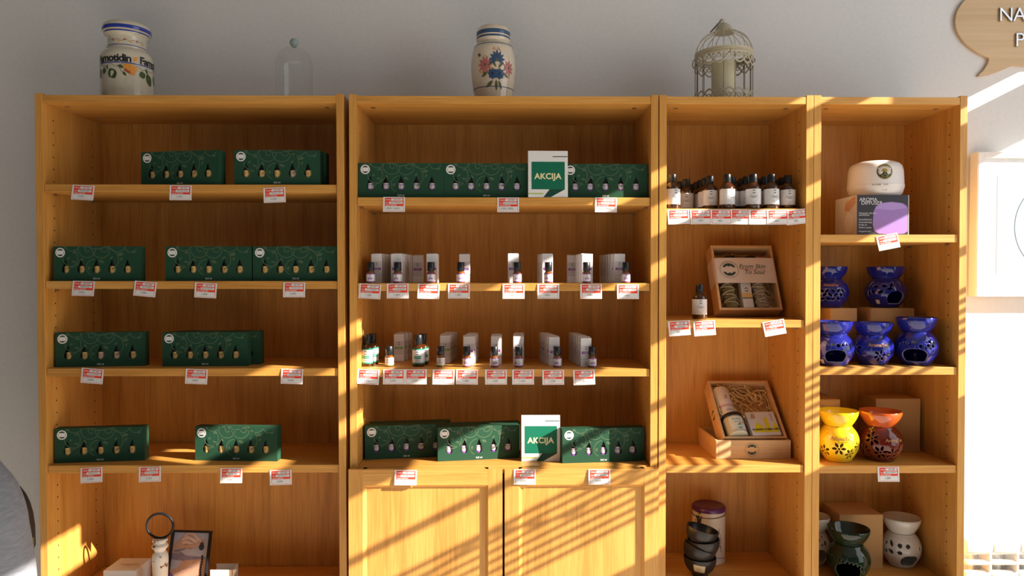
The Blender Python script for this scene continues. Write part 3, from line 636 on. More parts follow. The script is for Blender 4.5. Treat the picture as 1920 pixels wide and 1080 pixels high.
for al_, u_ in (('RIGHT', .013), ('LEFT', .034)):
    obj('lettering', MB().flat([('t', 'Famotidin', .0300, u_, .1245, 0, .0003, dict(bold=.034, align=al_, space=.90))], fn).mesh('lettering', 'ink_black', False, fix=False), jar)
its = [('p', leaf(.018, .130, .013, .005, a), 1, .0003) for a in (-.9, -.4, -1.4, .1)]
its += [('p', circ(.010 + a, .092 + b, r, 14), 1, .0003 + .0001 * k) for k, (a, b, r) in enumerate(((-.012, .010, .0075), (0, .010, .009), (.009, .004, .009), (.004, -.006, .009), (-.006, -.002, .007)))] + [('p', circ(.001 + a, .088 + b, .004, 10), 2, .001) for a, b in ((0, 0), (.005, -.003), (-.004, .003))]
for (u, v, ln, wd, a) in ((-.046, .094, .026, .021, -1.1), (-.066, .098, .015, .013, -1.6), (-.022, .104, .013, .007, -.5), (-.010, .086, .012, .006, -1.0), (.038, .094, .017, .016, -1.2), (.058, .092, .030, .018, -1.2), (.052, .103, .011, .006, -1.0), (-.056, .104, .010, .005, -1.3), (-.004, .090, .008, .005, .3), (-.095, .100, .025, .018, -1.2), (.092, .095, .025, .018, -1.2)):
    its.append(('p', leaf(u, v, ln * 1.3, wd * 1.25, a), 0, .0003))
for pts in ([(-.09 + .11 * k / 24, .104 + .004 * math.sin(k * .8)) for k in range(25)], [(.022 + .08 * k / 20, .101 + .004 * math.sin(k * .9)) for k in range(21)], [(-.026 + .014 * k / 8, .104 - .020 * (k / 8) ** 1.5) for k in range(9)]): its.append(ribbon(pts, .0011, 0, .0002))
obj('painted_flowers', MB().flat(its, fn).mesh('painted_flowers', ['leaf_green', 'flower_orange', 'flower_red'], False, fix=False), jar)
its = []
its.append(ribbon([(-.07 + .14 * k / 40, .184 + .003 * math.sin(k * .75)) for k in range(41)], .0010, 0, .0002))
for k in range(6): its.append(('p', leaf(-.055 + .022 * k, .183, .010, .005, -.6 if k % 2 else .5), 1 if k % 2 else 2, .0004))
obj('neck_garland', MB().flat(its, fn).mesh('neck_garland', ['leaf_green', 'flower_orange', 'flower_red'], False, fix=False), jar)
its = [('t', 'Hemofarm', .018, .0, .036, 0, .0004, dict(bold=.01)), ribbon(circ(.006, .060, .010, 24) + [(.016, .060)], .0015, 0, .0004)]
obj('relief_lettering', MB().flat(its, fn).mesh('relief', 'stoneware', False, fix=False), jar)
# glass cloche
p = at(551.5, 130, .12)
cl = thing('glass_cloche', 'clear glass dome cloche with a teal knob on the left bookcase', 'cloche', (p.x, .12, ZT))
CP = [(.0500, 0), (.0492, .004), (.0490, .112)] + [(.0490 * math.cos(a) ** .9, .112 + .048 * math.sin(a)) for a in [PI / 2 * k / 12 for k in range(1, 12)]] + [(0, .1605)]
obj('dome', MB().lathe(CP, 48).mesh('dome', 'clear_glass', fix=False), cl)
obj('rim', MB().lathe([(.0500, 0), (.0512, .002), (.0500, .004), (.0480, .002), (.0500, 0)], 48).mesh('rim', 'clear_glass', fix=False), cl)
kn = MB().lathe([(0, 0), (.006, 0), (.0055, .003)] + [(.0118 * math.cos(a), .0125 + .0118 * math.sin(a)) for a in [-PI/2 * .7 + PI * .85 * k / 12 for k in range(12)]] + [(0, .0243)], 24)
obj('knob', kn.mesh('knob', 'teal_glass'), cl, (0, 0, .1606))
# painted ceramic vase
p = at(925, 100, .115)
va = thing('painted_vase', 'cream ceramic lidded jar painted with blue and pink flowers on the bookcase with doors', 'vase', (p.x, .115, ZT))
VP = [(0, 0), (.0455, 0), (.0475, .003), (.0500, .015), (.0545, .040), (.0590, .070), (.0607, .098), (.0600, .120), (.0570, .142), (.0525, .158), (.0480, .1640), (.0430, .1670), (.0425, .172)]
VL = [(0, .170), (.0425, .170), (.0450, .173), (.0462, .178), (.0462, .1830), (.0440, .1845), (.0455, .187), (.0462, .191), (.0462, .198), (.0440, .207), (.037, .213), (.022, .216), (0, .217)]
obj('vase_body', MB().lathe(VP, 64).mesh('vase_body', 'vase_cream'), va)
obj('lid', MB().lathe(VL, 64, [0, 0, 0, 1, 0, 0, 1, 1, 0, 0, 1, 0]).mesh('lid', ['vase_cream', 'vase_blue']), va)
rf = rprof(VP[2:]); fn = wrapfn(rf)
obj('blue_band', MB().flat([full(.1565, .1585, 0), full(.0395, .0415, 0)], fn).mesh('blue_band', 'vase_blue', True, fix=False), va)
its = []
def bloom(u, v, n, ln, wd, a0, a1, mi, lay): return [('p', leaf(u, v, ln * 1.28, wd * 1.15, a0 + (a1 - a0) * k / (n - 1)), mi, lay + .00005 * k) for k in range(n)]
its += bloom(.013, .111, 9, .020, .007, -.5, PI + .5, 0, .0003) + [('p', leaf(.013, .113, .026, .006, PI / 2), 0, .0009), ('p', circ(.013, .109, .0035, 10, .005), 2, .001)]
its += bloom(-.025, .097, 10, .019, .007, 0, 2 * PI * .9, 1, .0003) + [('p', circ(-.024, .097, .004, 10), 2, .001)]
its += bloom(.052, .091, 9, .017, .006, 0, 2 * PI * .9, 1, .0003) + [('p', circ(.052, .091, .004, 10), 2, .001)]
for u in (-.001, .021): its += bloom(u, .073, 8, .012, .010, 0, 2 * PI * .87, 0, .0006) + [('p', circ(u, .073, .003, 10), 3, .0014)]
for (u, v, ln, wd, a) in ((.010, .058, .024, .008, -1.5), (0, .055, .024, .009, -2.5), (.018, .056, .022, .007, -1.1), (-.006, .085, .026, .006, 2.4), (.010, .090, .020, .006, 2.2), (.016, .088, .020, .006, .8), (.034, .080, .022, .006, 1.1), (.030, .078, .022, .007, -.5), (-.012, .082, .026, .008, 3.7), (-.040, .122, .012, .008, 2.7), (-.012, .092, .018, .005, 1.3)):
    its.append(('p', leaf(u, v, ln * 1.2, wd * 1.2, a), 2, .0003))
for (u, v) in ((.001, .139), (.004, .142), (.007, .138), (.020, .139), (.023, .136), (.018, .142), (-.008, .086), (-.005, .089), (-.002, .085), (.022, .086), (.025, .083), (-.046, .083), (-.042, .079), (-.037, .077), (-.033, .080), (.056, .067)): its.append(('p', circ(u, v, .0018, 8), 4, .0008))
for c in ((-.026, .063), (.037, .066), (-.026, .117)): its.append(ribbon(spiral(c[0], c[1], .006, .0015, 0, 5.5, 18), .0007, 2, .0003))
obj('painted_flowers', MB().flat(its, fn).mesh('painted_flowers', ['vase_blue', 'vase_pink', 'vase_olive', 'ink_black', 'vase_dot'], False, fix=False), va)
# birdcage lantern
p = at(1357, 120, .125)
bc = thing('birdcage', 'cream metal birdcage lantern with domed wire top and lace bands', 'birdcage', (p.x, .125, ZT), (0, 0, -.1)); bc.scale = (1, 1, .965)
R = .0765
obj('base_plate', MB().lathe([(0, 0), (R, 0), (R, .003), (0, .003)], 48).mesh('base_plate', 'cage_cream'), bc)
rz = .150
obj('top_ring', MB().lathe([(R + .001, rz - .006), (R + .0025, rz - .004), (R + .001, rz), (R + .002, rz + .004), (R - .001, rz + .005), (R - .001, rz - .006)], 64).mesh('top_ring', 'cage_cream'), bc)
for k in range(16):
    t = 2 * PI * (k + .5) / 16
    obj('wire', MB().tube([(R * math.sin(t), -R * math.cos(t), .003), (R * math.sin(t), -R * math.cos(t), rz)], .0011, 6).mesh('wire', 'cage_worn'), bc)
    pts = []
    for j in range(11):
        a = PI / 2 * j / 10 * .80; rr = R * math.cos(a) ** .85; pts.append((rr * math.sin(t), -rr * math.cos(t), rz + .064 * math.sin(a) / math.sin(PI / 2 * .8)))
    obj('dome_wire', MB().tube(pts, .0011, 6).mesh('dome_wire', 'cage_cream'), bc)
def lace(z0, dirn, name):
    mb = MB(); fnl = lambda u, v, l: ((R + l) * math.sin(u), -(R + l) * math.cos(u), v); n = 18
    mb.flat([('s', [(2*PI*k/96, z0) for k in range(97)], [(2*PI*k/96, z0 - dirn * .009) for k in range(97)], 0, .0006)], fnl)
    for k in range(n):
        s0 = 2*PI*R*k/n; half = 2*PI*R/n
        for amp, wd, rad in ((.036, .0046, 1.0), (.022, .0028, .50)):
            pts = [(s0 + half * rad * t, z0 - dirn * (.009 + (amp - .009) * (1 - abs(t) ** 1.6))) for t in [-1 + j / 8 for j in range(17)]]
            mb.flat([ribbon(pts, wd, 0, .0010 + .0002 * (k % 2))], lambda u, v, l: fnl(u / R, v, l))
    o = obj(name, mb.mesh(name, 'cage_cream', True, fix=False), bc)
    sm = o.modifiers.new('solid', 'SOLIDIFY'); sm.thickness = .0008
lace(rz - .005, 1, 'lace_band'); lace(.002, -1, 'lace_band')
obj('crown_cap', MB().lathe([(.0275, rz + .062), (.0270, rz + .066), (.0225, rz + .073), (.0180, rz + .082), (.010, rz + .089), (.003, rz + .0915), (0, rz + .0915)], 32).lathe([(0, rz + .0625), (.0275, rz + .062)], 32).mesh('crown_cap', 'cage_cream'), bc)
lp = [(-.006 + .0055 * math.cos(a), .0, rz + .097 + .0055 * math.sin(a)) for a in [2*PI*k/16 for k in range(16)]]
obj('hanging_ring', MB().tube(lp, .0014, 6, closed=True).mesh('ring', 'cage_cream'), bc)
ring2 = [(-.006 - .031 * (1 - math.cos(a)) / 2, .011 * math.sin(a) - .004, rz + .099 - .034 * (1 - math.cos(a)) / 2) for a in [2*PI*k/24 for k in range(24)]]
obj('hanging_ring', MB().tube(ring2, .0016, 6, closed=True).mesh('ring', 'cage_worn'), bc)
for s in (-1, 1):
    hk = [(s * (R + .003 + .005 * math.sin(a)), .0, rz - .012 - .012 * (1 - math.cos(a)) / 2 * (2 if s < 0 else .8)) for a in [2*PI*k/14 for k in range(14)]]
    obj('clasp', MB().tube(hk, .0014, 6, closed=True).mesh('clasp', 'cage_worn'), bc)
cd = thing('pillar_candle', 'ivory pillar candle inside the birdcage lantern', 'candle', (p.x - .0004, .125, ZT + .0034))
obj('wax', MB().lathe([(0, 0), (.0315, 0), (.0325, .001), (.0325, .119), (.0310, .121), (.024, .119), (0, .118)], 40).mesh('wax', 'candle_wax'), cd)
obj('wick', MB().tube([(0, 0, .117), (.001, 0, .127)], .0008, 6).mesh('wick', 'ink_black'), cd)

# ================================================================== WALL: SPEECH-BUBBLE SIGN, PICTURE, RADIATOR
YS = YB - .012
def w2(px, py, Y=YS): q = at(px, py, Y); return (q.x, q.z)
cx_, cz_ = w2(1942, 40); sc_ = at(1943, 40, YS).x - at(1942, 40, YS).x
el = []
for k in range(73):
    a = math.radians(125.2 + (464.7 - 125.2) * k / 72); el.append((cx_ + 150 * math.cos(a) * sc_, cz_ - 83 * math.sin(a) * sc_))
out = el + [w2(1880, 131), w2(1858, 138.5), w2(1834, 142)] + [w2(x, y) for x, y in ((1844, 133), (1851, 123), (1855, 114))]
bub = thing('bubble_sign', 'plywood speech bubble sign with chrome letters on the wall', 'sign', (cx_, YS, cz_))
cen = [(x - cx_, zz - cz_) for x, zz in out]
me = panel_with_holes('board', cen, [], 'plywood', .010)
o = obj('board', me, bub, (0, .006, 0))
for ch, px, py in (('N', 1884.5, 29.5), ('A', 1909.5, 29.5), ('P', 1910, 77)):
    q = at(px, py, YS); cu = bpy.data.curves.new('letter', 'FONT'); cu.body = ch; cu.size = .0585; cu.extrude = .003; cu.align_x = 'CENTER'; cu.align_y = 'CENTER'; cu.bevel_depth = .0004; cu.offset = -.0006
    t = bpy.data.objects.new('letter', cu); me = bpy.data.meshes.new_from_object(t); bpy.data.objects.remove(t)
    me.materials.clear(); me.materials.append(MATS['chrome']); me.transform(Matrix.Rotation(PI / 2, 4, 'X'))
    obj('letter', me, bub, (q.x - cx_, -.0025, q.z - cz_))
# framed picture, leaning out a little at the top
YP = YB - .040
x0 = at(1831, 420, YP).x; z1 = at(1840, 285, YP).z; z0 = at(1840, 556, YP).z; pw = .522
fr = thing('framed_picture', 'white framed print with a thin green circle hanging beside the right bookcase', 'picture', (x0 + pw / 2, YB - .002, z0), (math.radians(.6), 0, 0))
ph = z1 - z0; a = -pw / 2
def member(x0, x1, zz0, zz1): return MB().box(x0, x1, -.038, -.004, zz0, zz1).mesh('frame_member', ['frame_white'], False)
obj('frame_member', member(a + .002, a + .018, 0, ph), fr, bevel=.001); obj('frame_member', member(-a - .018, -a, 0, ph), fr, bevel=.001)
obj('frame_member', member(a + .018, -a - .018, ph - .018, ph), fr, bevel=.001); obj('frame_member', member(a + .018, -a - .018, 0, .018), fr, bevel=.001)
obj('frame_side', MB().box(a, a + .002, -.037, -.002, 0, ph).mesh('frame_side', 'frame_beige', False), fr)
obj('backing', MB().box(a + .003, -a - .003, -.010, -.003, .001, ph - .001).mesh('backing', 'frame_white', False), fr)
mx0 = at(1872, 420, YP).x - (x0 + pw / 2); mz0 = at(1880, 516, YP).z - z0; mz1 = at(1880, 329, YP).z - z0
obj('mat_board', MB().box(a + .018, -a - .018, -.0285, -.020, .015, ph - .015).mesh('mat_board', 'frame_white', False), fr)
obj('print', MB().box(mx0, -mx0, -.0292, -.0287, mz0, mz1).mesh('print', 'print_pale', False), fr)
mc = (mz0 + mz1) / 2 - .003; rr = (mz1 - mz0) / 2 - .004
its = [ribbon(circ(0, mc, rr, 72) + [(rr, mc)], .0018, 0, .0295)] + lens(0, mc, rr * .80, 0, .0296)
obj('logo', MB().flat(its).mesh('logo', 'logo_green', False, fix=False), fr)
obj('pane', MB().box(a + .018, -a - .018, -.0325, -.0310, .016, ph - .016).mesh('pane', 'picture_glass', False), fr)
# radiator
YR = .175; zr = at(1860, 1013, YR).z; xr = at(1812, 1000, YR).x + .001
rad = thing('radiator', 'white sectional radiator under the framed picture', 'radiator', (xr, YR, 0))
SWI = .0785
def section():
    m = MB(); w_ = .0375; c = w_ + .001
    m.box(-w_ + c, w_ + c, .004, .020, .13, zr - .092)                       # front plate
    m.box(-.004 + c, .004 + c, .03, .085, .12, zr - .010)                    # web
    m.box(-.022 + c, .022 + c, .04, .075, .10, .16); m.box(-.022 + c, .022 + c, .045, .080, zr - .12, zr - .06)
    prof = [(.006, zr - .043), (-.001, zr - .034), (-.003, zr - .016), (.002, zr - .005), (.012, zr), (.034, zr + .001), (.034, zr - .008), (.018, zr - .034), (.014, zr - .045)]
    m.prism(prof, -w_ + c, w_ + c, plane='yz')                               # rounded head
    m.prism([(.018, zr - .074), (.002, zr - .073), (-.001, zr - .066), (.004, zr - .060), (.018, zr - .061)], -w_ + c, w_ + c, plane='yz')
    m.prism([(-w_ + c + .006, .040), (w_ + c - .006, .040), (c + .010, .078), (c - .010, .078)], zr - .006, zr + .004, plane='xy')
    m.box(w_ + c - .010, w_ + c - .002, .000, .05, zr - .092, zr - .04)
    return m.mesh('section', 'radiator_white', True)
sm_ = section()
for k in range(11): obj('section', sm_, rad, (k * SWI, 0, 0), bevel=.0022)
obj('foot', MB().box(.03, .05, .03, .07, 0, .12).mesh('foot', 'radiator_white', False), rad); obj('foot', MB().box(.78, .80, .03, .07, 0, .12).mesh('foot', 'radiator_white', False), rad)
# ================================================================== WOODEN GIFT TRAYS
TWD, TLN, TDP, TT = .177, .200, .050, .007
def tray(label, M, wd=TWD, ln=TLN, dp=TDP):
    """open tray: opening faces -y, origin at the lower back edge"""
    r = thing('gift_tray', label, 'tray', group='wooden gift tray boxes'); r.matrix_world = M
    obj('tray_base', MB().box(-wd/2 + TT, wd/2 - TT, -.004, 0, TT, ln - TT).mesh('tray_base', 'pine', False), r)
    for s in (-1, 1): obj('tray_side', MB().box(*sorted((s * wd/2, s * (wd/2 - TT))), -dp, 0, 0, ln).mesh('tray_side', 'pine', False), r, bevel=.0008)
    obj('tray_end', MB().box(-wd/2 + TT, wd/2 - TT, -dp, 0, 0, TT).mesh('tray_end', 'pine', False), r, bevel=.0008)
    obj('tray_end', MB().box(-wd/2 + TT, wd/2 - TT, -dp, 0, ln - TT, ln).mesh('tray_end', 'pine', False), r, bevel=.0008)
    return r
def put(o, M, loc, rot=(0, 0, 0)): o.matrix_world = M @ Matrix.Translation(loc) @ Euler(rot).to_matrix().to_4x4(); return o
def straw(name, label, M, region, n, group, thick=.0012, curl=.012):
    mb = MB(); u0, u1, y0, y1, v0, v1 = region
    for _ in range(n):
        c = Vector((random.uniform(u0, u1), random.uniform(y0, y1), random.uniform(v0, v1))); a = random.uniform(0, 2*PI); r = random.uniform(.5, 1.4) * curl; sp = random.uniform(1.5, 4.5); pts = []
        tl = random.uniform(-.5, .5)
        for k in range(7):
            t = a + sp * (k / 6 - .5); q = c + Vector((r * math.cos(t), r * .35 * math.sin(t * 1.3 + tl), r * math.sin(t) * 1.1))
            q.x = min(max(q.x, u0), u1); q.y = min(max(q.y, y0 - .004), y1); q.z = min(max(q.z, v0), v1); pts.append(q)
        mb.tube(pts, thick * random.uniform(.6, 1.2), 4)
    o = obj(name, mb.mesh(name, 'straw')); o.matrix_world = M; tag(o, label, 'straw', group); o['kind'] = 'stuff'; return o
def emblem_items(u, v, R, mi=0, l=.0004, ring=True, words=('AROMATEA', 'DRINA')):
    its = lens(u, v, R * .74, mi, l)
    if ring:
        its.append(ribbon(circ(u, v, R * .98, 40) + [(u + R * .98, v)], R * .03, mi, l))
        for wd, up in ((words[0], 1), (words[1], -1)):
            n = len(wd)
            for i, ch in enumerate(wd):
                t = (i - (n - 1) / 2) * .24 * (1 if up > 0 else -1); ang = PI / 2 * up - t
                its.append(('t', ch, R * .17, u + R * .86 * math.cos(ang), v + R * .86 * math.sin(ang), mi, l, dict()))
    return its
# --- sleeved tray, middle shelf
pb = yshelf(1390.5, .162, S3[1] + .0006)
M1 = Matrix.Translation((pb.x + .010, .158, S3[1] + .0006)) @ Euler((-math.radians(25), 0, math.radians(1.5))).to_matrix().to_4x4()
t1 = tray('wooden gift tray leaning back, wrapped in a From Skin To Soul paper sleeve', M1)
sv0, sv1 = .080, .158; h_ = TWD / 2 + .0008
sl_ = MB().prism([(-h_, -.0005), (-h_, -TDP + .004), (-h_ + .006, -TDP - .003), (-h_ + .03, -TDP - .0045), (h_ - .03, -TDP - .0045), (h_ - .006, -TDP - .003), (h_, -TDP + .004), (h_, -.0005), (h_ - .0005, -.0005), (h_ - .0005, -TDP + .004), (h_ - .0065, -TDP - .0025), (h_ - .03, -TDP - .0039), (-h_ + .03, -TDP - .0039), (-h_ + .0065, -TDP - .0025), (-h_ + .0005, -TDP + .004), (-h_ + .0005, -.0005)], sv0, sv1, plane='xy')
slv = obj('paper_sleeve', sl_.mesh('paper_sleeve', 'sleeve'), t1, label='pale paper sleeve with logo and lettering')
its = emblem_items(-.046, .121, .0265) + [('t', 'From Skin', .0185, .020, .1305, 0, .0004, dict(shear=.35, bold=.004)), ('t', 'To Soul', .0185, .023, .1125, 0, .0004, dict(shear=.35, bold=.004)),
      ribbon([(-.014 + .068 * k / 12, .1245 - .006 * k / 12 - .001 * math.sin(k / 2)) for k in range(13)], .0022, 1, .0004, True)]
obj('sleeve_print', MB().flat(its, lambda u, v, l: (u, -TDP - .0045 - l, v)).mesh('sleeve_print', ['ink_green', 'ink_red'], False, fix=False), slv)
straw('packing_straw', 'curled packing straw lining the sleeved wooden gift tray', M1, (-TWD/2 + .010, TWD/2 - .010, -.024, -.008, .010, TLN - .012), 130, 'packing straw', curl=.020)
def herb(label, x, mt):
    r = thing('herb_bundle', label, 'herb bundle', group='tied herb bundles'); put(r, M1, (x, -.034, .010), (0, math.radians(-5), 0))
    mb = MB(); n = 22; prof = []
    for j in range(34):
        z = .095 * j / 33
        for k in range(n):
            rr = (.0160 + .0022 * math.sin(k * 2.4 + j * .9) + .0018 * math.sin(k * 5.1 - j * 1.7)) * (1 - .25 * (j / 33) ** 3); prof.append((rr * math.cos(2*PI*k/n), rr * math.sin(2*PI*k/n), z))
    mb.add(prof, [[j * n + k, j * n + (k + 1) % n, (j + 1) * n + (k + 1) % n, (j + 1) * n + k] for j in range(33) for k in range(n)] + [list(range(n))[::-1], [33 * n + k for k in range(n)]])
    obj('herbs', mb.mesh('herbs', mt), r)
    for s in (-1, 1):
        hp = [(.0186 * math.cos(s * t), .0186 * math.sin(s * t), .008 + .080 * t / 22) for t in [22 * k / 90 for k in range(91)]]
        obj('twine', MB().tube(hp, .0009, 5).mesh('twine', 'twine'), r)
herb('green dried herb bundle tied with twine, left in the sleeved tray', -.047, 'herb_green'); herb('pale dried sage bundle tied with twine, right in the sleeved tray', .040, 'herb_grey')
bxr = thing('small_carton', 'small white carton with yellow band between two herb bundles', 'carton'); put(bxr, M1, (-.003, -.024, .009))
obj('carton_body', MB().box(-.0145, .0145, -.022, 0, 0, .090).mesh('carton_body', 'label_white', False), bxr, bevel=.0008)
obj('carton_print', MB().flat([('p', rect(-.0143, .0143, .030, .044), 0, .0224), ('p', rect(-.0143, .0143, .027, .0295), 1, .0224)] + lens(0, .054, .006, 1, .0224)).mesh('carton_print', ['label_yellow', 'ink_green'], False, fix=False), bxr)
for x, lab in ((-.034, 'dark bottle lying at upper left under the paper sleeve'), (.026, 'dark bottle lying at upper right under the paper sleeve')):
    r = thing('bottle', lab, 'bottle', group='dark bottles in the sleeved tray'); put(r, M1, (x, -.030, .104), (0, 0, 0))
    obj('bottle_body', MB().lathe([(0, 0), (.017, 0), (.0185, .002), (.0185, .040), (.013, .047), (.012, .049), (0, .049)], 24).mesh('bottle_body', 'amber_glass'), r)
    obj('cap', MB().lathe([(0, .048), (.0185, .048), (.0190, .050), (.0190, .063), (.0180, .065), (0, .065)], 24).mesh('cap', 'cap_black'), r)
# --- stacked trays, lower shelf
zb = S3[2] + .0004
fl, fr_ = onz(1342.2, 860.5, zb), onz(1483.4, 860.5, zb); bw = fr_.x - fl.x
M2 = Matrix.Translation(((fl.x + fr_.x) / 2, fl.y, zb)) @ Euler((-PI / 2, 0, 0)).to_matrix().to_4x4()
t2 = tray('wooden gift tray lying flat on the shelf with a leaning tray in it', M2, wd=bw, ln=.176, dp=.050)
obj('logo', MB().flat(emblem_items(-.004, .025, .0185), lambda u, v, l: (u, -v, -l)).mesh('logo', 'ink_green', False, fix=False), t2)
straw('packing_straw', 'packing straw inside the flat wooden tray', M2, (-bw/2 + .012, bw/2 - .012, -.036, -.008, .012, .164), 90, 'packing straw')
lb = yshelf(1408, .120, zb + .0065)
M3 = Matrix.Translation((lb.x, .114, zb + .0165)) @ Euler((-math.radians(47), 0, math.radians(1))).to_matrix().to_4x4()
t3 = tray('wooden gift tray tilted far back holding a jar, a tube and a soap box', M3)
obj('logo', MB().flat(lens(0, 0, .014, 0, .0003), lambda u, v, l: (-TWD/2 - l, -.025 + u, .095 + v)).mesh('logo', 'ink_green', False, fix=False), t3)
straw('packing_straw', 'tangle of pale packing straw in the tilted gift tray', M3, (-TWD/2 + .012, TWD/2 - .012, -.044, -.012, .060, TLN - .012), 120, 'packing straw', curl=.024, thick=.0013)
r = thing('paper_tube', 'white cylindrical paper tube with mauve band in the tilted tray', 'tube'); put(r, M3, (-.050, -.032, .075), (0, math.radians(-3), 0))
obj('tube_body', MB().lathe([(0, 0), (.0235, 0), (.0235, .030), (.0235, .038), (.0235, .098), (.022, .101), (0, .101)], 32, [0, 0, 1, 0, 0, 0]).mesh('tube_body', ['label_white', 'mauve']), r)
obj('monogram', MB().flat([('t', '.B', .018, 0, .062, 0, .0003, dict(shear=.2)), ('t', 'SPREJ', .008, .002, .018, 1, .0003, dict())], label_fn(.0237)).mesh('monogram', ['brand_orange', 'ink_grey'], False, fix=False), r)
r = thing('candle_jar', 'glass jar with black lid and pale label, lower left in the tilted tray', 'jar'); put(r, M3, (-.042, -.040, .010), (0, math.radians(-3), 0))
obj('jar_body', MB().lathe([(0, 0), (.0255, 0), (.0275, .002), (.0285, .054), (.027, .056), (0, .056)], 32).mesh('jar_body', 'glass_jar'), r)
obj('lid', MB().lathe([(0, .0555), (.0295, .0555), (.0300, .0575), (.0300, .064), (.0290, .066), (0, .066)], 32).mesh('lid', 'cap_black'), r)
fj = label_fn(.0290)
obj('label', MB().flat([arcstrip(-.022, .022, .010, .050, 0, .0001), ('t', 'Aroma', .009, 0, .042, 1, .0004, dict()), ('t', 'svece', .007, 0, .033, 2, .0004, dict())] + lens(.004, .018, .007, 1, .0004) + [('p', leaf(.003, .025, .008, .004, .6), 3, .0004), ('p', leaf(.012, .027, .008, .004, .6), 3, .0004)], fj).mesh('label', ['wax_label', 'label_teal', 'ink_grey', 'brand_orange'], False, fix=False), r)
r = thing('soap_box', 'white soap box with yellow shapes and lettering in the tilted tray', 'box'); put(r, M3, (.036, -.028, .010), (0, math.radians(-2), 0))
obj('box_body', MB().box(-.040, .040, -.022, 0, 0, .078).mesh('box_body', 'label_white', False), r, bevel=.001)
its = [('p', [(-.033, .010), (.037, .010), (.037, .014), (-.020, .018), (-.033, .016)], 0, .0224), ('p', [(-.028, .014), (-.026, .030), (-.016, .042), (-.006, .033), (-.002, .022), (0, .014)], 0, .0225), ('p', [(.004, .014), (.004, .050), (.010, .060), (.014, .060), (.016, .030), (.018, .014)], 0, .0225), ('p', [(.024, .014), (.026, .032), (.033, .042), (.037, .030), (.037, .014)], 0, .0225),
       ('t', '.B', .022, -.026, .062, 1, .0226, dict(shear=.1, bold=.01)), ('t', 'RUZMARIN · POMELO · MED', .0080, .002, .0185, 2, .0227, dict(bold=.03, space=.72))]
its += [('p', rect(.026 + .003 * k, .0268 + .003 * k, .045, .072), 2, .0224) for k in range(2)]
obj('box_print', MB().flat(its).mesh('box_print', ['yellow_ink', 'brand_orange', 'ink_black'], False, fix=False), r)
# ================================================================== TIN AND BOWLS
zl = .737 + .0003
pf = onz(1337, 1060, zl); R = .0465
tin = thing('tea_tin', 'tall cream tin with purple lid and lavender print behind black bowls', 'tin', (pf.x, pf.y + R, zl), (0, 0, -.27))
obj('tin_body', MB().lathe([(0, 0), (R, 0), (R + .0006, .001), (R, .002), (R, .146), (0, .146)], 48).mesh('tin_body', 'tin_cream'), tin)
obj('lid', MB().lathe([(0, .1455), (R + .0015, .1455), (R + .002, .148), (R + .001, .156), (R - .003, .1595), (R - .006, .1585), (0, .1590)], 48).mesh('lid', 'tin_purple'), tin)
obj('wire_hoop', MB().tube([((R + .001) * math.sin(a), -(R + .001) * math.cos(a), .136 - .004 * math.cos(a + .6)) for a in [2*PI*k/40 for k in range(40)]], .0011, 6, closed=True).mesh('wire_hoop', 'gunmetal'), tin)
mb = MB(); th = -.62
def tp(u, v, l=.003): t = th + u / R; return ((R + l) * math.sin(t), -(R + l) * math.cos(t), v)
mb.tube([tp(0, .152), tp(.004, .154, .006), tp(.008, .148, .004), tp(.004, .142), tp(-.003, .146)], .0011, 6)
for k in range(5): mb.tube([tp(-.006 + .004 * k, .138 - .004 * (k % 2)), tp(-.002 + .002 * k, .120), tp(.002 * (k - 2), .100)], .0009, 5)
for k in range(9):
    q = tp(random.uniform(-.009, .012), random.uniform(.118, .140), .004); mb.lathe([(0, -.0022), (.0022, 0), (0, .0022)], 8, c=q)
obj('clasp', mb.mesh('clasp', 'gunmetal'), tin)
its = []
for (u0, v0, n, ang) in ((.030, .100, 9, -1.35), (.022, .070, 7, -1.0), (.036, .060, 6, -1.5), (.028, .020, 7, -.2), (-.030, .110, 6, -1.4)):
    for k in range(n): its.append(('p', circ(u0 + .0045 * k * math.cos(ang) + random.uniform(-.0015, .0015), v0 + .0045 * k * math.sin(ang), .0017, 7), 0 if k < n * .7 else 1, .0004))
for k in range(6): its.append(ribbon([(.002 + .034 * j / 14, .050 - .011 * (k - 2) + .0018 * math.sin(j * 2.1 + k)) for j in range(15)], .0006, 2, .0003))
obj('lavender_print', MB().flat(its, label_fn(R + .0002)).mesh('lavender_print', ['lavender', 'leaf_green', 'carton_shade'], False, fix=False), tin)
BR, BH = .0440, .050
bprof = [(0, 0), (.020, 0), (.0210, .001), (.0205, .006), (.027, .0095), (.0355, .018), (.0415, .030), (BR, .044), (BR, .050), (BR - .0012, .0508), (BR - .0028, .050), (BR - .0034, .043), (.0375, .030), (.030, .0185), (.018, .0125), (0, .0115)]
bowl_me = MB().lathe(bprof, 48).mesh('bowl', 'bowl_black')
p = onz(1313, 1080.5, zl); BX, BY = p.x - .001, p.y + .012
def pz(px, py): q = at(px, py, BY); return q.x, q.z
bl = []
for (lab, px, pyrim, tilt) in (('bottom black bowl of the stack with a cream sticker', 1312.5, 1044, 0), ('second black bowl from bottom in the leaning stack', 1313.2, 1024, 19), ('third black bowl from bottom in the leaning stack', 1318.5, 1010, -4), ('topmost black bowl of the leaning stack, open and tilted', 1318, 990, 14)):
    x, zz = pz(px, pyrim); a = math.radians(tilt); zz = zl + .0505 if not bl else zz
    o = obj('bowl', bowl_me, None, (x - BH * math.sin(a), BY, zz - BH * math.cos(a)), (0, a, 0)); tag(o, lab, 'bowl', 'stacked black bowls'); bl.append(o)
bl[0].location.z = zl
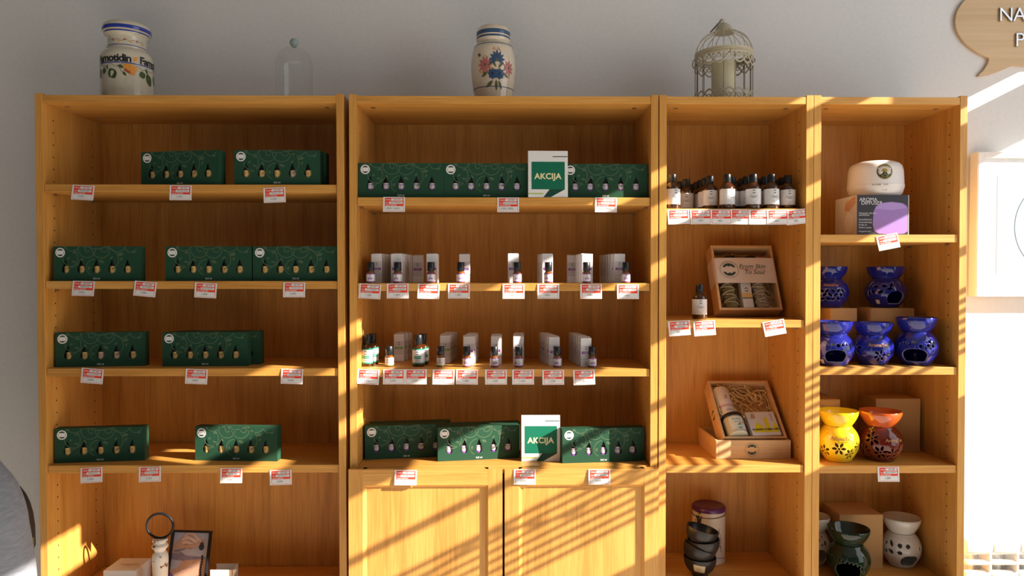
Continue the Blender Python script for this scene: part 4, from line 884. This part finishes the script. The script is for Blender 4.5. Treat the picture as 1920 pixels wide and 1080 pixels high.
def bowl_fn(u, v, l):
    for (r0, z0_), (r1, z1_) in zip(bprof[3:9], bprof[4:10]):
        if z0_ <= v <= z1_: rr = r0 + (r1 - r0) * (v - z0_) / max(1e-6, z1_ - z0_); break
    t = -.30 + u / BR; rr += .0005 + l; return (rr * math.sin(t), -rr * math.cos(t), v)
its = [('s', [(-.016 + .032 * k / 8, .0185 + .010 * j / 4 - .0035 * k / 8 + .0035) for k in range(9)], [(-.016 + .032 * k / 8, .0185 + .010 * (j + 1) / 4 * 1.0 - .0035 * k / 8 + .0035) for k in range(9)], 0, 0) for j in range(8)]
its += [arcstrip(-.008, .006, .0245 + .004 * k, .0252 + .004 * k, 1, .0003) for k in range(3)]
obj('sticker', MB().flat(its, bowl_fn).mesh('sticker', ['sticker_cream', 'cardboard_dark'], True, fix=False), bl[0], label='cream paper sticker')
# ================================================================== RIGHT BOOKCASE: DIFFUSER
z = S4[0] + .0003
xl, xr2 = yshelf(1606, .030, z).x, yshelf(1703.5, .030, z).x; bw, bh, bd = xr2 - xl, .106, .125
db = thing('diffuser_carton', 'black and white AROMA DIFFUSER carton with a lilac picture', 'carton', ((xl + xr2) / 2, .030, z))
obj('carton_body', MB().box(-bw/2, bw/2, 0, bd, 0, bh).mesh('carton_body', 'carton_white', False), db)
its = [('p', rect(-bw/2, bw/2 - .002, 0, bh), 0, .0003), ('t', 'AROMA', .0135, -bw/2 + .006, bh - .0125, 2, .0006, dict(align='LEFT')), ('t', 'DIFFUSER', .0135, -bw/2 + .011, bh - .0215, 2, .0006, dict(align='LEFT'))]
its += [('t', s, .0060, -bw/2 + .005, v, 2, .0006, dict(align='LEFT')) for s, v in (('Ultrasonic vibration', .058), ('atomization', .053), ('Humidification', .041), ('Aromatherapy', .034), ('Purify air', .027), ('Relieve stress', .020), ('Negative ions', .010))]
rr = [(-.002 + .052 * 0, .030)]; bu0, bu1 = -.027, bw/2 - .0035
shape = [(bu0 + .004, .012), (bu0, .028), (bu0 + .002, .062), (bu0 + .008, .076), (bu0 + .022, .085), (.022, .088), (bu1 - .016, .085), (bu1 - .004, .079), (bu1, .072), (bu1, .010), (bu1 - .010, .004), (.020, .0015), (bu0 + .016, .004)]
its += [('p', shape, 1, .0005), ('p', [(bu0 + .006, .070), (bu0 + .02, .0835), (.022, .0865), (bu1 - .014, .0838), (bu1 - .002, .071), (.022, .066)], 3, .0007)]
obj('front_print', MB().flat(its).mesh('front_print', ['carton_black', 'print_lilac', 'label_white', 'print_lilac2'], False, fix=False), db)
its = [('p', circ(-bd * .42, .092, .010, 12, .008), 2, .0003), ('p', [(-bd * .35, .066), (-bd * .55, .070), (-bd * .50, .090), (-bd * .10, .104), (-bd * .04, .100), (-bd * .06, .084)], 0, .0004), ('p', circ(-bd * .36, .036, .026, 20, .028), 1, .0003)]
its += [('p', rect(-bd * .93, -bd * .70, v, v + .0012), 2, .0003) for v in (.012, .020, .028, .034, .040, .050, .072, .080)]
obj('side_print', MB().flat(its, lambda u, v, l: (-bw/2 - l, -u, v)).mesh('side_print', ['skin_print', 'plastic_white', 'carton_shade'], False, fix=False), db)
df = thing('aroma_diffuser', 'white rounded aroma diffuser with round green logo on top of its carton', 'diffuser', (at(1640.5, 330, .100).x, .098, z + bh + .0003), (0, 0, -.42))
DPf = [(0, 0), (.050, 0), (.058, .002), (.066, .009), (.0705, .022), (.0718, .030), (.0710, .0305), (.0700, .050), (.0688, .070), (.0655, .083), (.0590, .090), (.045, .0955), (.020, .098), (0, .0985)]
obj('shell', MB().lathe(DPf, 64).mesh('shell', 'plastic_white'), df)
dfn = lambda u, v, l: ((rprof(DPf)(v) + .0004 + l) * math.sin(u / .070 + .08), -(rprof(DPf)(v) + .0004 + l) * math.cos(u / .070 + .08), v)
its = []
for k in range(24):
    a0, a1 = 2*PI*k/24, 2*PI*(k+1)/24
    its.append(('p', [(.014, .062), (.014 + .0205 * math.cos(a0), .062 + .0205 * math.sin(a0)), (.014 + .0205 * math.cos(a1), .062 + .0205 * math.sin(a1))], 0, 0))
its += [ribbon(circ(.014, .062, .0192, 32) + [(.0332, .062)], .0012, 1, .0004), ribbon(circ(.014, .062, .0135, 32) + [(.0275, .062)], .0010, 1, .0004)]
its += [('p', leaf(.014, .062, .010, .004, a), 1, .0004) for a in (.3, .9, 1.57, 2.2, 2.8)] + [ribbon([(.014, .055), (.014, .066)], .002, 1, .0005)] + [ribbon([(.014, .055), (.014 + s * .008, .051)], .0014, 1, .0005) for s in (-1, 1)]
for wd, up in (('AROMATEA', 1), ('DRINA', -1)):
    for i, ch in enumerate(wd):
        t = (i - (len(wd) - 1) / 2) * .25 * up; an = PI / 2 * up - t; its.append(('t', ch, .0046, .014 + .0163 * math.cos(an), .062 + .0163 * math.sin(an), 1, .0005, dict(bold=.02)))
its += [('t', 'MIST/TIMER', .0042, -.006, .031 - .004, 2, .0002, dict(bold=.02)), ('t', 'LIGHT', .0042, .016, .027, 2, .0002, dict(bold=.02)), ('t', 'ml 100', .0046, .014, .013, 2, .0002, dict())]
obj('round_logo', MB().flat(its, dfn).mesh('round_logo', ['disc_green', 'gold', 'ink_grey'], False, fix=False), df)

# ================================================================== OIL BURNERS
def flower(u, v, r, n=6, a0=0):
    H = [('c', u, v, r * .17, r * .17, 0)]
    for k in range(n): a = a0 + 2*PI*k/n; H.append(('c', u + r * .62 * math.cos(a), v + r * .62 * math.sin(a), r * .36, r * .19, a))
    return H
def burner(label, p, R, H, glaze, rim, holes, plaque=None, sticker=None, yaw=0, inner=None, flare=.92):
    r = thing('oil_burner', label, 'oil burner', p, (0, 0, yaw - .46), 'ceramic oil burners')
    ctl = [(.60, 0), (.63, .012), (.80, .12), (.945, .23), (1.0, .36), (.975, .48), (.86, .59), (.70, .665), (.63, .70)]
    def rz(t):
        for (r0, t0), (r1, t1) in zip(ctl, ctl[1:]):
            if t0 <= t <= t1:
                s = (t - t0) / (t1 - t0); return R * (r0 + (r1 - r0) * s)
        return R * ctl[-1][0]
    def rs(t):   # smoothed
        return sum(rz(min(.70, max(0, t + d))) for d in (-.04, -.02, 0, .02, .04)) / 5 if t > .02 else rz(t)
    nt_, nz_ = 232, 62; V = []; F = []
    for j in range(nz_ + 1):
        t = .70 * j / nz_; q = rs(t)
        for k in range(nt_): a = 2*PI*k/nt_; V.append((q * math.sin(a), -q * math.cos(a), H * t))
    for j in range(nz_):
        v = H * .70 * (j + .5) / nz_
        for k in range(nt_):
            a = 2*PI*(k + .5)/nt_; a = a - 2*PI if a > PI else a; u = a * R; hit = False
            for hh in holes:
                if hh[0] == 'c':
                    _, hu, hv, ra, rb, an = hh; du, dv = u - hu, v - hv
                    if abs(du) > ra * 1.2 and abs(dv) > ra * 1.2: continue
                    x = du * math.cos(an) + dv * math.sin(an); y = -du * math.sin(an) + dv * math.cos(an)
                    if (x / ra) ** 2 + (y / rb) ** 2 < 1: hit = True; break
                else:                                   # candle opening: arch
                    _, hu, hv, hw_, hh_ = hh; du, dv = abs(u - hu) / hw_, (v - hv) / hh_
                    if 0 < dv < 1 and du ** 2.4 + max(0, (dv - .35) / .65) ** 2.4 < 1 and du ** 2 + max(0, (.25 - dv) / .45) ** 2 < 1: hit = True; break
            if not hit: F.append([j * nt_ + k, j * nt_ + (k + 1) % nt_, (j + 1) * nt_ + (k + 1) % nt_, (j + 1) * nt_ + k])
    o = obj('body', MB().add(V, F).mesh('body', [glaze, rim], True, fix=False), r)
    s = o.modifiers.new('wall', 'SOLIDIFY'); s.thickness = .0042; s.offset = -1; s.material_offset_rim = 1; s.use_rim = True
    obj('foot', MB().lathe([(0, .0005), (R * .60, .0005), (R * .60, .004), (0, .004)], 48).mesh('foot', glaze), r)
    n0 = .63; bp = [(0, .70), (n0, .70), (n0 + .02, .715), (.74, .765), (.85, .84), (flare - .01, .93), (flare, .99), (flare - .015, 1.0), (flare - .04, .99), (.82, .875), (.70, .79), (.45, .765), (0, .76)]
    obj('bowl', MB().lathe([(a * R, b * H) for a, b in bp], 64).mesh('bowl', [inner or glaze]), r)
    sf = lambda u, v, l: ((rs(v / H) + l) * math.sin(u / R), -(rs(v / H) + l) * math.cos(u / R), v)
    if plaque:
        u, v, pw_, ph_ = plaque; n = 10
        mb = MB()
        for l, g in ((.0020, 1.0),):
            A = [(u - pw_/2 + pw_ * k / n, v - ph_/2) for k in range(n + 1)]; B = [(a, v + ph_/2) for a, b in A]
            mb.flat([('s', A, B, 0, l), ('s', [(a, b) for a, b in A], A, 0, l)], sf)
            mb.add([sf(a, b, -.001) for a, b in A] + [sf(a, b, l) for a, b in A], [[k, k + 1, n + 2 + k, n + 1 + k] for k in range(n)])
            mb.add([sf(a, b, -.001) for a, b in B] + [sf(a, b, l) for a, b in B], [[k, n + 1 + k, n + 2 + k, k + 1] for k in range(n)])
        q = obj('plaque', mb.mesh('plaque', glaze, True, fix=False), r)
        obj('plaque_lettering', MB().flat([('t', 'AromaTea', ph_ * .95, u, v, 0, .0026, dict(bold=.02, space=.95))], sf).mesh('lettering', 'bronze', False, fix=False), q)
    if sticker:
        u, v = sticker; w_ = .0055
        obj('sticker', MB().flat([arcstrip(u - w_, u + w_, v - w_, v + w_, 0, .0004, 6)] + lens(u, v, .003, 1, .0007), sf).mesh('sticker', ['sticker_cream' if glaze == 'glaze_x' else 'label_white', 'label_teal'], True, fix=False), r)
    return r
def dots(lst, r=.0032): return [('c', u, v, r * k, r * k, 0) for u, v, k in lst]
zb2 = S4[1] + .0003
def bpos(px, py, z, back):
    p = onz(px, py, z); q = at(px, py, p.y + back); return Vector((q.x, q.y, z))
R0, H0 = .0555, .116
# cardboard boxes behind
def card_box(label, pxl, pxr, Y, z, h, d, flaps=False, yaw=0):
    a, b = yshelf(pxl, Y, z), yshelf(pxr, Y, z); w_ = b.x - a.x
    r = thing('cardboard_box', label, 'cardboard box', ((a.x + b.x) / 2, Y, z), (0, 0, yaw), 'plain cardboard boxes')
    obj('box_body', MB().box(-w_/2, w_/2, 0, d, 0, h - .0015).mesh('box_body', 'cardboard', False), r, bevel=.0007)
    obj('lid_flap', MB().prism([(-w_/2, .0), (w_/2, .0), (w_/2 - .008, d * .48), (-w_/2 + .008, d * .48)], h - .0014, h, plane='xy').mesh('lid_flap', 'cardboard', False), r)
    obj('lid_flap', MB().prism([(-w_/2 + .004, d * .5), (w_/2 - .004, d * .5), (w_/2, d), (-w_/2, d)], h - .0014, h + .0004, plane='xy').mesh('lid_flap', 'cardboard', False), r)
    return r
hK = at(1660, 578, .130).z - zb2
card_box('cardboard box under the back left blue burner', 1500 + 58, 1607.5, .128, zb2, hK, .125)
card_box('cardboard box under the back right blue burner', 1633.5, 1715, .130, zb2, hK, .125)
op = ('o', .026, .013, .028, .034)
burner('blue oil burner with cut lattice and plaque, back left on a box', (yshelf(1553, .190, 0).x, .190, zb2 + hK + .001), R0, H0, 'glaze_blue', 'glaze_blue_rim',
       [('c', u, v, .0075, .0035, a) for u, v, a in ((-.030, .048, .6), (-.015, .048, -.6), (.0, .048, .6), (.016, .048, -.6), (.031, .048, .6), (.046, .048, -.6), (-.022, .036, -.7), (-.008, .036, .7), (.008, .036, -.7), (.024, .036, .7), (.040, .036, -.7), (-.014, .024, .5), (.002, .024, -.5), (.018, .024, .5), (.034, .024, -.5))] + dots([(-.02, .074, 1), (.004, .075, 1), (.03, .074, .8)], .003), plaque=(.010, .0635, .060, .0105))
burner('blue oil burner with petal holes and a small sticker, back right on a box', (yshelf(1660, .190, 0).x, .190, zb2 + hK + .001), R0, H0, 'glaze_blue', 'glaze_blue_rim',
       [('o', .031, .011, .026, .036)] + [('c', u, v, .0085, .0045, a) for u, v, a in ((-.046, .066, 1.0), (-.030, .060, 0), (-.036, .044, -1.0), (-.014, .044, .5), (-.004, .062, -.3), (.018, .066, .8), (.012, .054, .2), (.042, .066, 1.4), (-.050, .040, 1.3))], sticker=(-.024, .016))
burner('blue oil burner with wide candle opening at front left, half hidden by the panel', bpos(1560, 687.5, zb2, .040), .0555, .118, 'glaze_blue', 'glaze_blue_rim',
       [('o', .013, .011, .031, .034)] + dots([(-.034, .060, 1.4), (-.008, .058, .8), (.004, .058, 1.2), (.018, .057, 1.7), (.031, .058, 1.2), (.042, .059, 1)], .0036), sticker=(-.030, .012))
burner('blue oil burner with plaque and one flower cutout, front middle', bpos(1635.8, 685.5, zb2, .036), .0535, .114, 'glaze_blue', 'glaze_blue_rim',
       flower(.019, .0265, .0185, 6, .3) + flower(-.050, .045, .020, 6, .2), plaque=(.014, .0555, .056, .0125))
burner('blue oil burner with big candle opening and dot holes, front right', bpos(1717, 686.5, zb2, .038), .0550, .1275, 'glaze_blue', 'glaze_blue_rim',
       [('o', -.006, .010, .035, .036)] + dots([(-.044, .058, .9), (-.034, .060, .9), (-.046, .050, .8), (-.020, .058, 1), (-.010, .063, 1.2), (-.001, .066, .9), (.008, .054, 1.6), (.020, .051, 1), (.028, .056, 1.5), (.034, .066, 1.6), (.024, .064, .9), (.044, .054, 1.7), (.040, .072, 1.1), (.048, .064, 1.2), (.034, .048, .9), (.044, .040, 1)], .0032))
zb3 = S4[2] + .0003
hC = at(1680, 748, .150).z - zb3
pc = onz(1686, 848.0, zb3)
card_box('large cardboard box standing behind the red burner', 1644, 1727.7, pc.y, zb3, at(1680, 747.6, pc.y).z - zb3, .100)
card_box('cardboard box standing behind the yellow burner', 1505 + 28, 1577, .120, zb3, at(1560, 749, .120).z - zb3, .12)
burner('bright yellow oil burner with flower cutouts and plaque', bpos(1571, 868.2, zb3, .036), .0535, .1345, 'glaze_yellow', 'glaze_yellow_rim',
       flower(.004, .040, .0185) + flower(-.038, .030, .018, 6, .4) + flower(.036, .026, .016, 6, .2) + flower(.062, .045, .016) + flower(-.072, .04, .018), plaque=(.012, .067, .058, .0150), flare=.95)
burner('reddish brown oil burner with flower cutouts, bowl coloured orange as if sunlit', bpos(1650, 867.5, zb3, .038), .0560, .1325, 'glaze_red', 'glaze_red_rim',
       flower(-.022, .064, .0205, 6, .5) + flower(.000, .028, .020, 6, .2) + flower(.034, .024, .019, 6, .6) + flower(-.046, .028, .018) + flower(.062, .034, .018), plaque=(.036, .0625, .044, .0125), inner='glaze_red_sunlit', flare=.96)  # bowl glaze is the red with its sunlit orange painted in
zb4 = S4[3] + .0003
pd = onz(1618, 1066.8, zb4)
card_box('cardboard box with top flaps behind the green burner', 1577, 1659, pd.y, zb4, at(1618, 965, pd.y).z - zb4, .110)
burner('white oil burner at the lower left, mostly hidden by the panel', bpos(1524, 1062, zb4, .030), .0495, .135, 'glaze_white', 'glaze_white_rim',
       [('o', .020, .012, .028, .042)] + dots([(.020, .080, 1.4), (.036, .086, .8), (.042, .070, 1.5), (.004, .076, 1), (.030, .066, 1), (-.02, .07, 1.2)], .004))
burner('cream white oil burner with round holes and opening at lower right', bpos(1689.5, 1065.5, zb4, .028), .0520, .136, 'glaze_white', 'glaze_white_rim',
       [('o', .024, .008, .028, .034)] + [('c', u, v, ra, rb, a) for u, v, ra, rb, a in ((-.006, .068, .0065, .006, 0), (.016, .068, .0065, .006, .2), (-.030, .070, .009, .005, -1), (-.006, .048, .0065, .0055, -.2), (-.030, .048, .008, .0055, -.5), (-.048, .068, .006, .005, 0), (-.046, .046, .006, .005, .5), (.058, .06, .006, .006, 0))], sticker=(-.018, .022), flare=.95)
gp = yshelf(1594, .072, zb4)
burner('glossy dark green oil burner in front of the cardboard box', gp, .0560, .137, 'glaze_green', 'glaze_green_rim',
       [('o', .0, .010, .036, .046)] + dots([(-.050, .066, 1), (-.042, .064, 1), (-.034, .064, 1.1), (-.022, .062, 1), (-.013, .060, 1.1), (-.002, .058, 1.2), (.008, .057, 1.2), (.020, .055, 1.2), (.030, .050, 1.3), (.038, .043, 1.4), (.044, .034, 1.2)], .0028), flare=.97)
bk = thing('black_carton', 'black opened carton between the green burner and the cardboard box', 'carton', (yshelf(1586, .135, 0).x, .137, zb4))
obj('carton_body', MB().box(-.030, .030, 0, .003, 0, at(1590, 996, .137).z - zb4).mesh('carton_body', 'carton_black', False), bk)
obj('flap', MB().prism([(-.022, .088), (-.004, .098 - .01), (-.022, .110)], -.001, .002).mesh('flap', 'carton_black', False), bk, (0, 0, at(1590, 996, .137).z - zb4 - .090))

# ================================================================== LEFT BOOKCASE, LOWEST VISIBLE SHELF
zs = S1[4] + .0003
zt = .762
f0, f1 = onz(193.4, 1070.4, zt), onz(252.2, 1070.8, zt)
wb = thing('white_box', 'flat white gift box with gold print on its lid beside the candlestick', 'box', ((f0.x + f1.x) / 2, f0.y, zs), (0, 0, 0))
ww = f1.x - f0.x
obj('box_body', MB().box(-ww/2 + .001, ww/2 - .001, .001, .089, 0, zt - zs - .012).mesh('box_body', 'white_card', False), wb)
obj('lid', MB().box(-ww/2, ww/2, 0, .090, zt - zs - .022, zt - zs).mesh('lid', 'white_card', False), wb, bevel=.0008)
obj('lid_print', MB().flat([('t', 'Aromatea', .013, .004, .045, 0, .0004, dict(shear=.2)), ('t', 'gift box', .007, .004, .034, 0, .0004, dict())], lambda u, v, l: (u, v, zt - zs + l)).mesh('lid_print', 'brand_orange', False, fix=False), wb)
p = at(300.3, 1040, .075)
cs = thing('candlestick', 'turned wooden candlestick in worn white paint with a black ring on top', 'candlestick', (p.x, .075, zs))
ztop = at(300, 1009.5, .075).z - zs; k = ztop
cp = [(0, 0), (.032, 0), (.033, .008), (.022, .016), (.017, .024), (.0185, .040), (.0205, k - .060), (.0205, k - .050), (.0185, k - .040), (.0135, k - .0335), (.0150, k - .029), (.0205, k - .0225), (.0205, k - .018), (.0145, k - .0115), (.0150, k - .009), (.0195, k - .0065), (.0195, k - .002), (.0180, k), (0, k)]
obj('stem', MB().lathe(cp, 36).mesh('stem', 'distressed'), cs)
rc = at(301.8, 985.8, .075).z - zs
obj('ring', MB().tube([(.0355 * math.sin(a), 0, rc + .0330 * math.cos(a)) for a in [2*PI*j/48 for j in range(48)]], .0034, 10, closed=True).mesh('ring', 'frame_black'), cs, rot=(0, 0, 0))
# photo frame
FWd, FHt = .112, .141; lean = math.radians(14)
p = at(361.5, 997, .170); zt2 = p.z + .004
M4 = Matrix.Translation((p.x, .170, zt2)) @ Euler((-lean, math.radians(1.3), math.radians(-2))).to_matrix().to_4x4() @ Matrix.Translation((0, 0, -FHt))
pfm = thing('photo_frame', 'black photo frame showing hands with a dark stone beside the candlestick', 'photo frame'); pfm.matrix_world = M4
for a0, a1, b0, b1 in ((-FWd/2, -FWd/2 + .0055, 0, FHt), (FWd/2 - .0055, FWd/2, 0, FHt), (-FWd/2 + .0055, FWd/2 - .0055, 0, .0055), (-FWd/2 + .0055, FWd/2 - .0055, FHt - .0055, FHt)):
    obj('frame_member', MB().box(a0, a1, -.010, .004, b0, b1).mesh('frame_member', 'frame_black', False), pfm, bevel=.0012)
iw = FWd/2 - .0055
its = [('p', rect(-iw, iw, .005, FHt - .005), 0, 0), ('p', [(-iw, .062), (-iw, .078), (-.030, .086), (-.012, .074), (iw, .070), (iw, .055), (-.01, .058)], 4, .0002), ('p', [(-iw, .005), (iw, .005), (iw, .068), (.018, .064), (-.018, .060), (-.030, .040), (-iw, .034)], 1, .0004),
       ('p', [(-iw, .080), (-.036, .078), (-.018, .088), (-.006, .096), (-.002, .108), (-.010, .122), (-.020, .128), (-.034, .116), (-iw, .100)], 1, .0006),
       ('p', [(-.040, .080), (-.018, .088), (-.004, .096), (-iw + .002, .086)], 4, .0007), ('p', circ(.031, .097, .0080, 8, .009), 2, .0016), ('p', rect(.027, .035, .104, .109), 2, .0016)]
for k, pts in enumerate(([(-.022, .122), (-.010, .134), (.006, .130), (.020, .116), (.030, .108)], [(-.026, .114), (-.012, .122), (.004, .116), (.020, .106)], [(-.026, .106), (-.012, .110), (.002, .104), (.012, .099)], [(-.024, .096), (-.010, .098), (.002, .094)], [(-.010, .098), (.012, .100), (.026, .105), (.034, .112)])):
    its += [ribbon(pts, .0105, 4, .0008 + .0001 * k), ribbon(pts, .0090, 5 if k < 3 else 1, .00085 + .0001 * k)] + [('p', circ(*pts[-1], .0045, 10), 5 if k < 3 else 1, .00085 + .0001 * k)]
its += [('p', [(-iw, .005), (-iw, .030), (-.040, .022), (-.034, .005)], 3, .0008), ribbon([(-.030, .030), (-.008, .040), (.010, .044)], .0012, 4, .0008)]
its += [('p', circ(.036 + .001 * math.sin(j), .072 - .0068 * j, .0034, 9), 2, .0010) for j in range(10)]
obj('photograph', MB().flat(its).mesh('photograph', ['photo_grey', 'skin_print', 'ink_black', 'lavender', 'photo_dark', 'skin_light'], False, fix=False), pfm)
obj('pane', MB().box(-iw, iw, -.004, -.003, .005, FHt - .005).mesh('pane', 'picture_glass', False), pfm)
obj('backing', MB().box(-iw - .001, iw + .001, .0003, .004, .004, FHt - .004).mesh('backing', 'frame_black', False), pfm)
obj('strut', MB().prism([(.004, .10), (.0385, .018), (.0405, .018), (.006, .10)], -.012, .012, plane='yz').mesh('strut', 'frame_black', False), pfm)
a, b = yshelf(391, .12, zs), yshelf(437, .12, zs); zt3 = at(415, 1068.5, .12).z
lf = thing('card_box', 'low white open card box right of the photo frame', 'box', ((a.x + b.x) / 2, .12, zs))
hh = zt3 - zs; ww = (b.x - a.x)
obj('front_card', MB().prism([(-ww/2, 0), (ww/2 - .006, 0), (ww/2 - .003, hh * .6), (ww/2, hh), (-ww/2, hh)], 0, .0012).mesh('front_card', 'white_card', False), lf)
obj('side_card', MB().prism([(0, 0), (.045, 0), (.045, hh), (.0, hh)], ww/2 - .0075, ww/2 - .006, plane='yz').mesh('side_card', 'white_card', False), lf)
obj('flap', MB().prism([(ww/2 - .006, hh * .5), (ww/2 + .006, hh), (ww/2 - .002, hh)], .002, .0032).mesh('flap', 'white_card', False), lf)
obj('back_card', MB().box(-ww/2, ww/2 - .006, .044, .0452, 0, hh).mesh('back_card', 'white_card', False), lf)
# ================================================================== PERSON IN A GREY SHIRT
def skin_mesh(name, joints, links, mt, parent=None, sub=2, root=0):
    me = bpy.data.meshes.new(name); names = list(joints)
    me.from_pydata([joints[k][0] for k in names], [(names.index(a), names.index(b)) for a, b in links], [])
    me.materials.append(MATS[mt]); o = bpy.data.objects.new(name, me); COL.objects.link(o)
    if parent: o.parent = parent
    o.modifiers.new('skin', 'SKIN'); me.update()
    if not me.skin_vertices:
        bpy.context.view_layer.objects.active = o
    lay = me.skin_vertices[0].data
    for i, k in enumerate(names): lay[i].radius = joints[k][1]; lay[i].use_root = (i == root)
    s = o.modifiers.new('sub', 'SUBSURF'); s.levels = sub; s.render_levels = sub
    o.modifiers['skin'].use_smooth_shade = True
    return o
PX, PY = -.912, -.885
per = thing('person', 'person in a heather grey T-shirt, shoulder and arm at the lower left edge', 'person', (PX, PY, 0), (0, 0, .25)); per.scale = (.990, .990, .990)
J = {'pelvis': ((0, 0, .92), (.135, .105)), 'waist': ((0, .005, 1.05), (.115, .085)), 'chest': ((0, .01, 1.20), (.135, .095)), 'collar': ((0, .005, 1.315), (.085, .062)), 'neck': ((0, .012, 1.375), (.050, .050)), 'jaw': ((0, .025, 1.445), (.058, .066)), 'head': ((0, .020, 1.52), (.072, .086)), 'crown': ((0, .010, 1.585), (.055, .068))}
for s, n in ((-1, 'l'), (1, 'r')):
    J.update({n + 'sh': ((s * .150, .0, 1.275), (.055, .055)), n + 'el': ((s * .185, -.015, 1.00), (.040, .040)), n + 'wr': ((s * .190, .06, .78), (.028, .024)), n + 'palm': ((s * .188, .085, .715), (.034, .016)),
              n + 'hip': ((s * .085, 0, .86), (.085, .090)), n + 'kn': ((s * .095, .01, .48), (.055, .058)), n + 'an': ((s * .095, -.02, .09), (.036, .042)), n + 'toe': ((s * .105, .12, .035), (.038, .030))})
    for f_, (dx, ln, rr) in enumerate(((-.024, .060, .0085), (-.009, .072, .009), (.007, .068, .009), (.022, .054, .008))):
        J.update({f'{n}f{f_}a': ((s * .188 + dx * .6, .095, .680), (rr, rr)), f'{n}f{f_}b': ((s * .188 + dx * .8, .108, .680 - ln * .55), (rr * .9, rr * .9)), f'{n}f{f_}c': ((s * .188 + dx * .8, .104, .680 - ln), (rr * .75, rr * .75))})
    J.update({f'{n}t1': ((s * .188 - s * .030, .110, .700), (.010, .010)), f'{n}t2': ((s * .188 - s * .034, .128, .665), (.008, .008))})
LK = [('pelvis', 'waist'), ('waist', 'chest'), ('chest', 'collar'), ('collar', 'neck'), ('neck', 'jaw'), ('jaw', 'head'), ('head', 'crown')]
for n in 'lr':
    LK += [('collar', n + 'sh'), (n + 'sh', n + 'el'), (n + 'el', n + 'wr'), (n + 'wr', n + 'palm'), ('pelvis', n + 'hip'), (n + 'hip', n + 'kn'), (n + 'kn', n + 'an'), (n + 'an', n + 'toe'), (n + 'palm', n + 't1'), (n + 't1', n + 't2')]
    for f_ in range(4): LK += [(n + 'palm', f'{n}f{f_}a'), (f'{n}f{f_}a', f'{n}f{f_}b'), (f'{n}f{f_}b', f'{n}f{f_}c')]
skin_mesh('body', J, LK, 'skin', per)
SJ = {'hem': ((0, 0, .86), (.145, .120)), 'waist': ((0, .005, 1.02), (.148, .112)), 'chest': ((0, .005, 1.20), (.160, .115)), 'collar': ((0, .002, 1.305), (.105, .078))}
for s, n in ((-1, 'l'), (1, 'r')): SJ.update({n + 's': ((s * .160, -.002, 1.262), (.070, .072)), n + 'm': ((s * .180, -.010, 1.165), (.064, .068)), n + 'e': ((s * .182, -.018, 1.055), (.058, .064)), n + 'c': ((s * .182, -.018, 1.035), (.058, .065))})
SLK = [('hem', 'waist'), ('waist', 'chest'), ('chest', 'collar')] + [q for n in 'lr' for q in (('collar', n + 's'), (n + 's', n + 'm'), (n + 'm', n + 'e'), (n + 'e', n + 'c'))]
sh_ = skin_mesh('shirt', SJ, SLK, 'heather', per, 3)
tx = bpy.data.textures.new('folds', 'CLOUDS'); tx.noise_scale = .09; tx.noise_depth = 2
dm = sh_.modifiers.new('folds', 'DISPLACE'); dm.texture = tx; dm.strength = .014; dm.mid_level = .5; dm.texture_coords = 'LOCAL'
TJ = {'w': ((0, 0, .93), (.150, .118))}
for s, n in ((-1, 'l'), (1, 'r')): TJ.update({n + 'h': ((s * .088, 0, .84), (.098, .102)), n + 'k': ((s * .096, .01, .48), (.075, .078)), n + 'a': ((s * .096, -.018, .10), (.066, .072))})
skin_mesh('trousers', TJ, [('w', 'lh'), ('lh', 'lk'), ('lk', 'la'), ('w', 'rh'), ('rh', 'rk'), ('rk', 'ra')], 'denim_dark', per)
HJ = {'a': ((0, -.012, 1.60), (.072, .078)), 'b': ((0, -.040, 1.53), (.080, .066)), 'c': ((0, -.050, 1.44), (.068, .040))}
skin_mesh('hair', HJ, [('a', 'b'), ('b', 'c')], 'hair', per)
for s in (-1, 1):
    obj('eye', MB().lathe([(0, -.011), (.008, -.008), (.011, 0), (.008, .008), (0, .011)], 16).mesh('eye', 'eye_white'), per, (s * .030, .094, 1.515))
    obj('ear', MB().lathe([(0, -.028), (.008, -.018), (.011, 0), (.010, .018), (0, .028)], 14).mesh('ear', 'skin'), per, (s * .074, .010, 1.505))
obj('nose', MB().prism([(.094, 1.525), (.125, 1.478), (.098, 1.472)], -.010, .010, plane='yz').mesh('nose', 'skin', False), per, bevel=.004)
obj('mouth', MB().box(-.022, .022, .078, .088, 1.447, 1.455).mesh('mouth', 'ink_red', False), per, bevel=.003)
# dark chair beyond the person
cpt = at(60, 960, -.30)
ch = thing('chair', 'dark rounded chair back with olive seat between the person and the left bookcase', 'chair', (cpt.x - .215, -.30, 0), (0, 0, 0))
zc0, zc1 = at(65, 1060, -.30).z, at(40, 872, -.30).z
bp_ = []
hw2 = .215
for k in range(25):
    a = PI * k / 24; bp_.append((hw2 * abs(math.cos(a)) ** .7 * (1 if math.cos(a) > 0 else -1), zc0 + .03 + (zc1 - zc0 - .03) * math.sin(a) ** .62))
obj('backrest', MB().prism(bp_, -.020, .020).mesh('backrest', 'chair_dark'), ch, bevel=.010)
obj('seat', MB().prism(circ(0, -.16, .20, 28, .19), .44, .50, plane='xy').mesh('seat', 'olive'), ch, bevel=.012)
for sx in (-1, 1):
    obj('back_post', MB().tube([(sx * .195, .005, .47), (sx * .205, .0, zc0 + .06)], .012, 8).mesh('post', 'olive'), ch)
    for sy in (-.31, .0): obj('leg', MB().tube([(sx * .15, sy, .45), (sx * .19, sy + (.02 if sy else 0), 0)], .011, 8).mesh('leg', 'chair_dark'), ch)
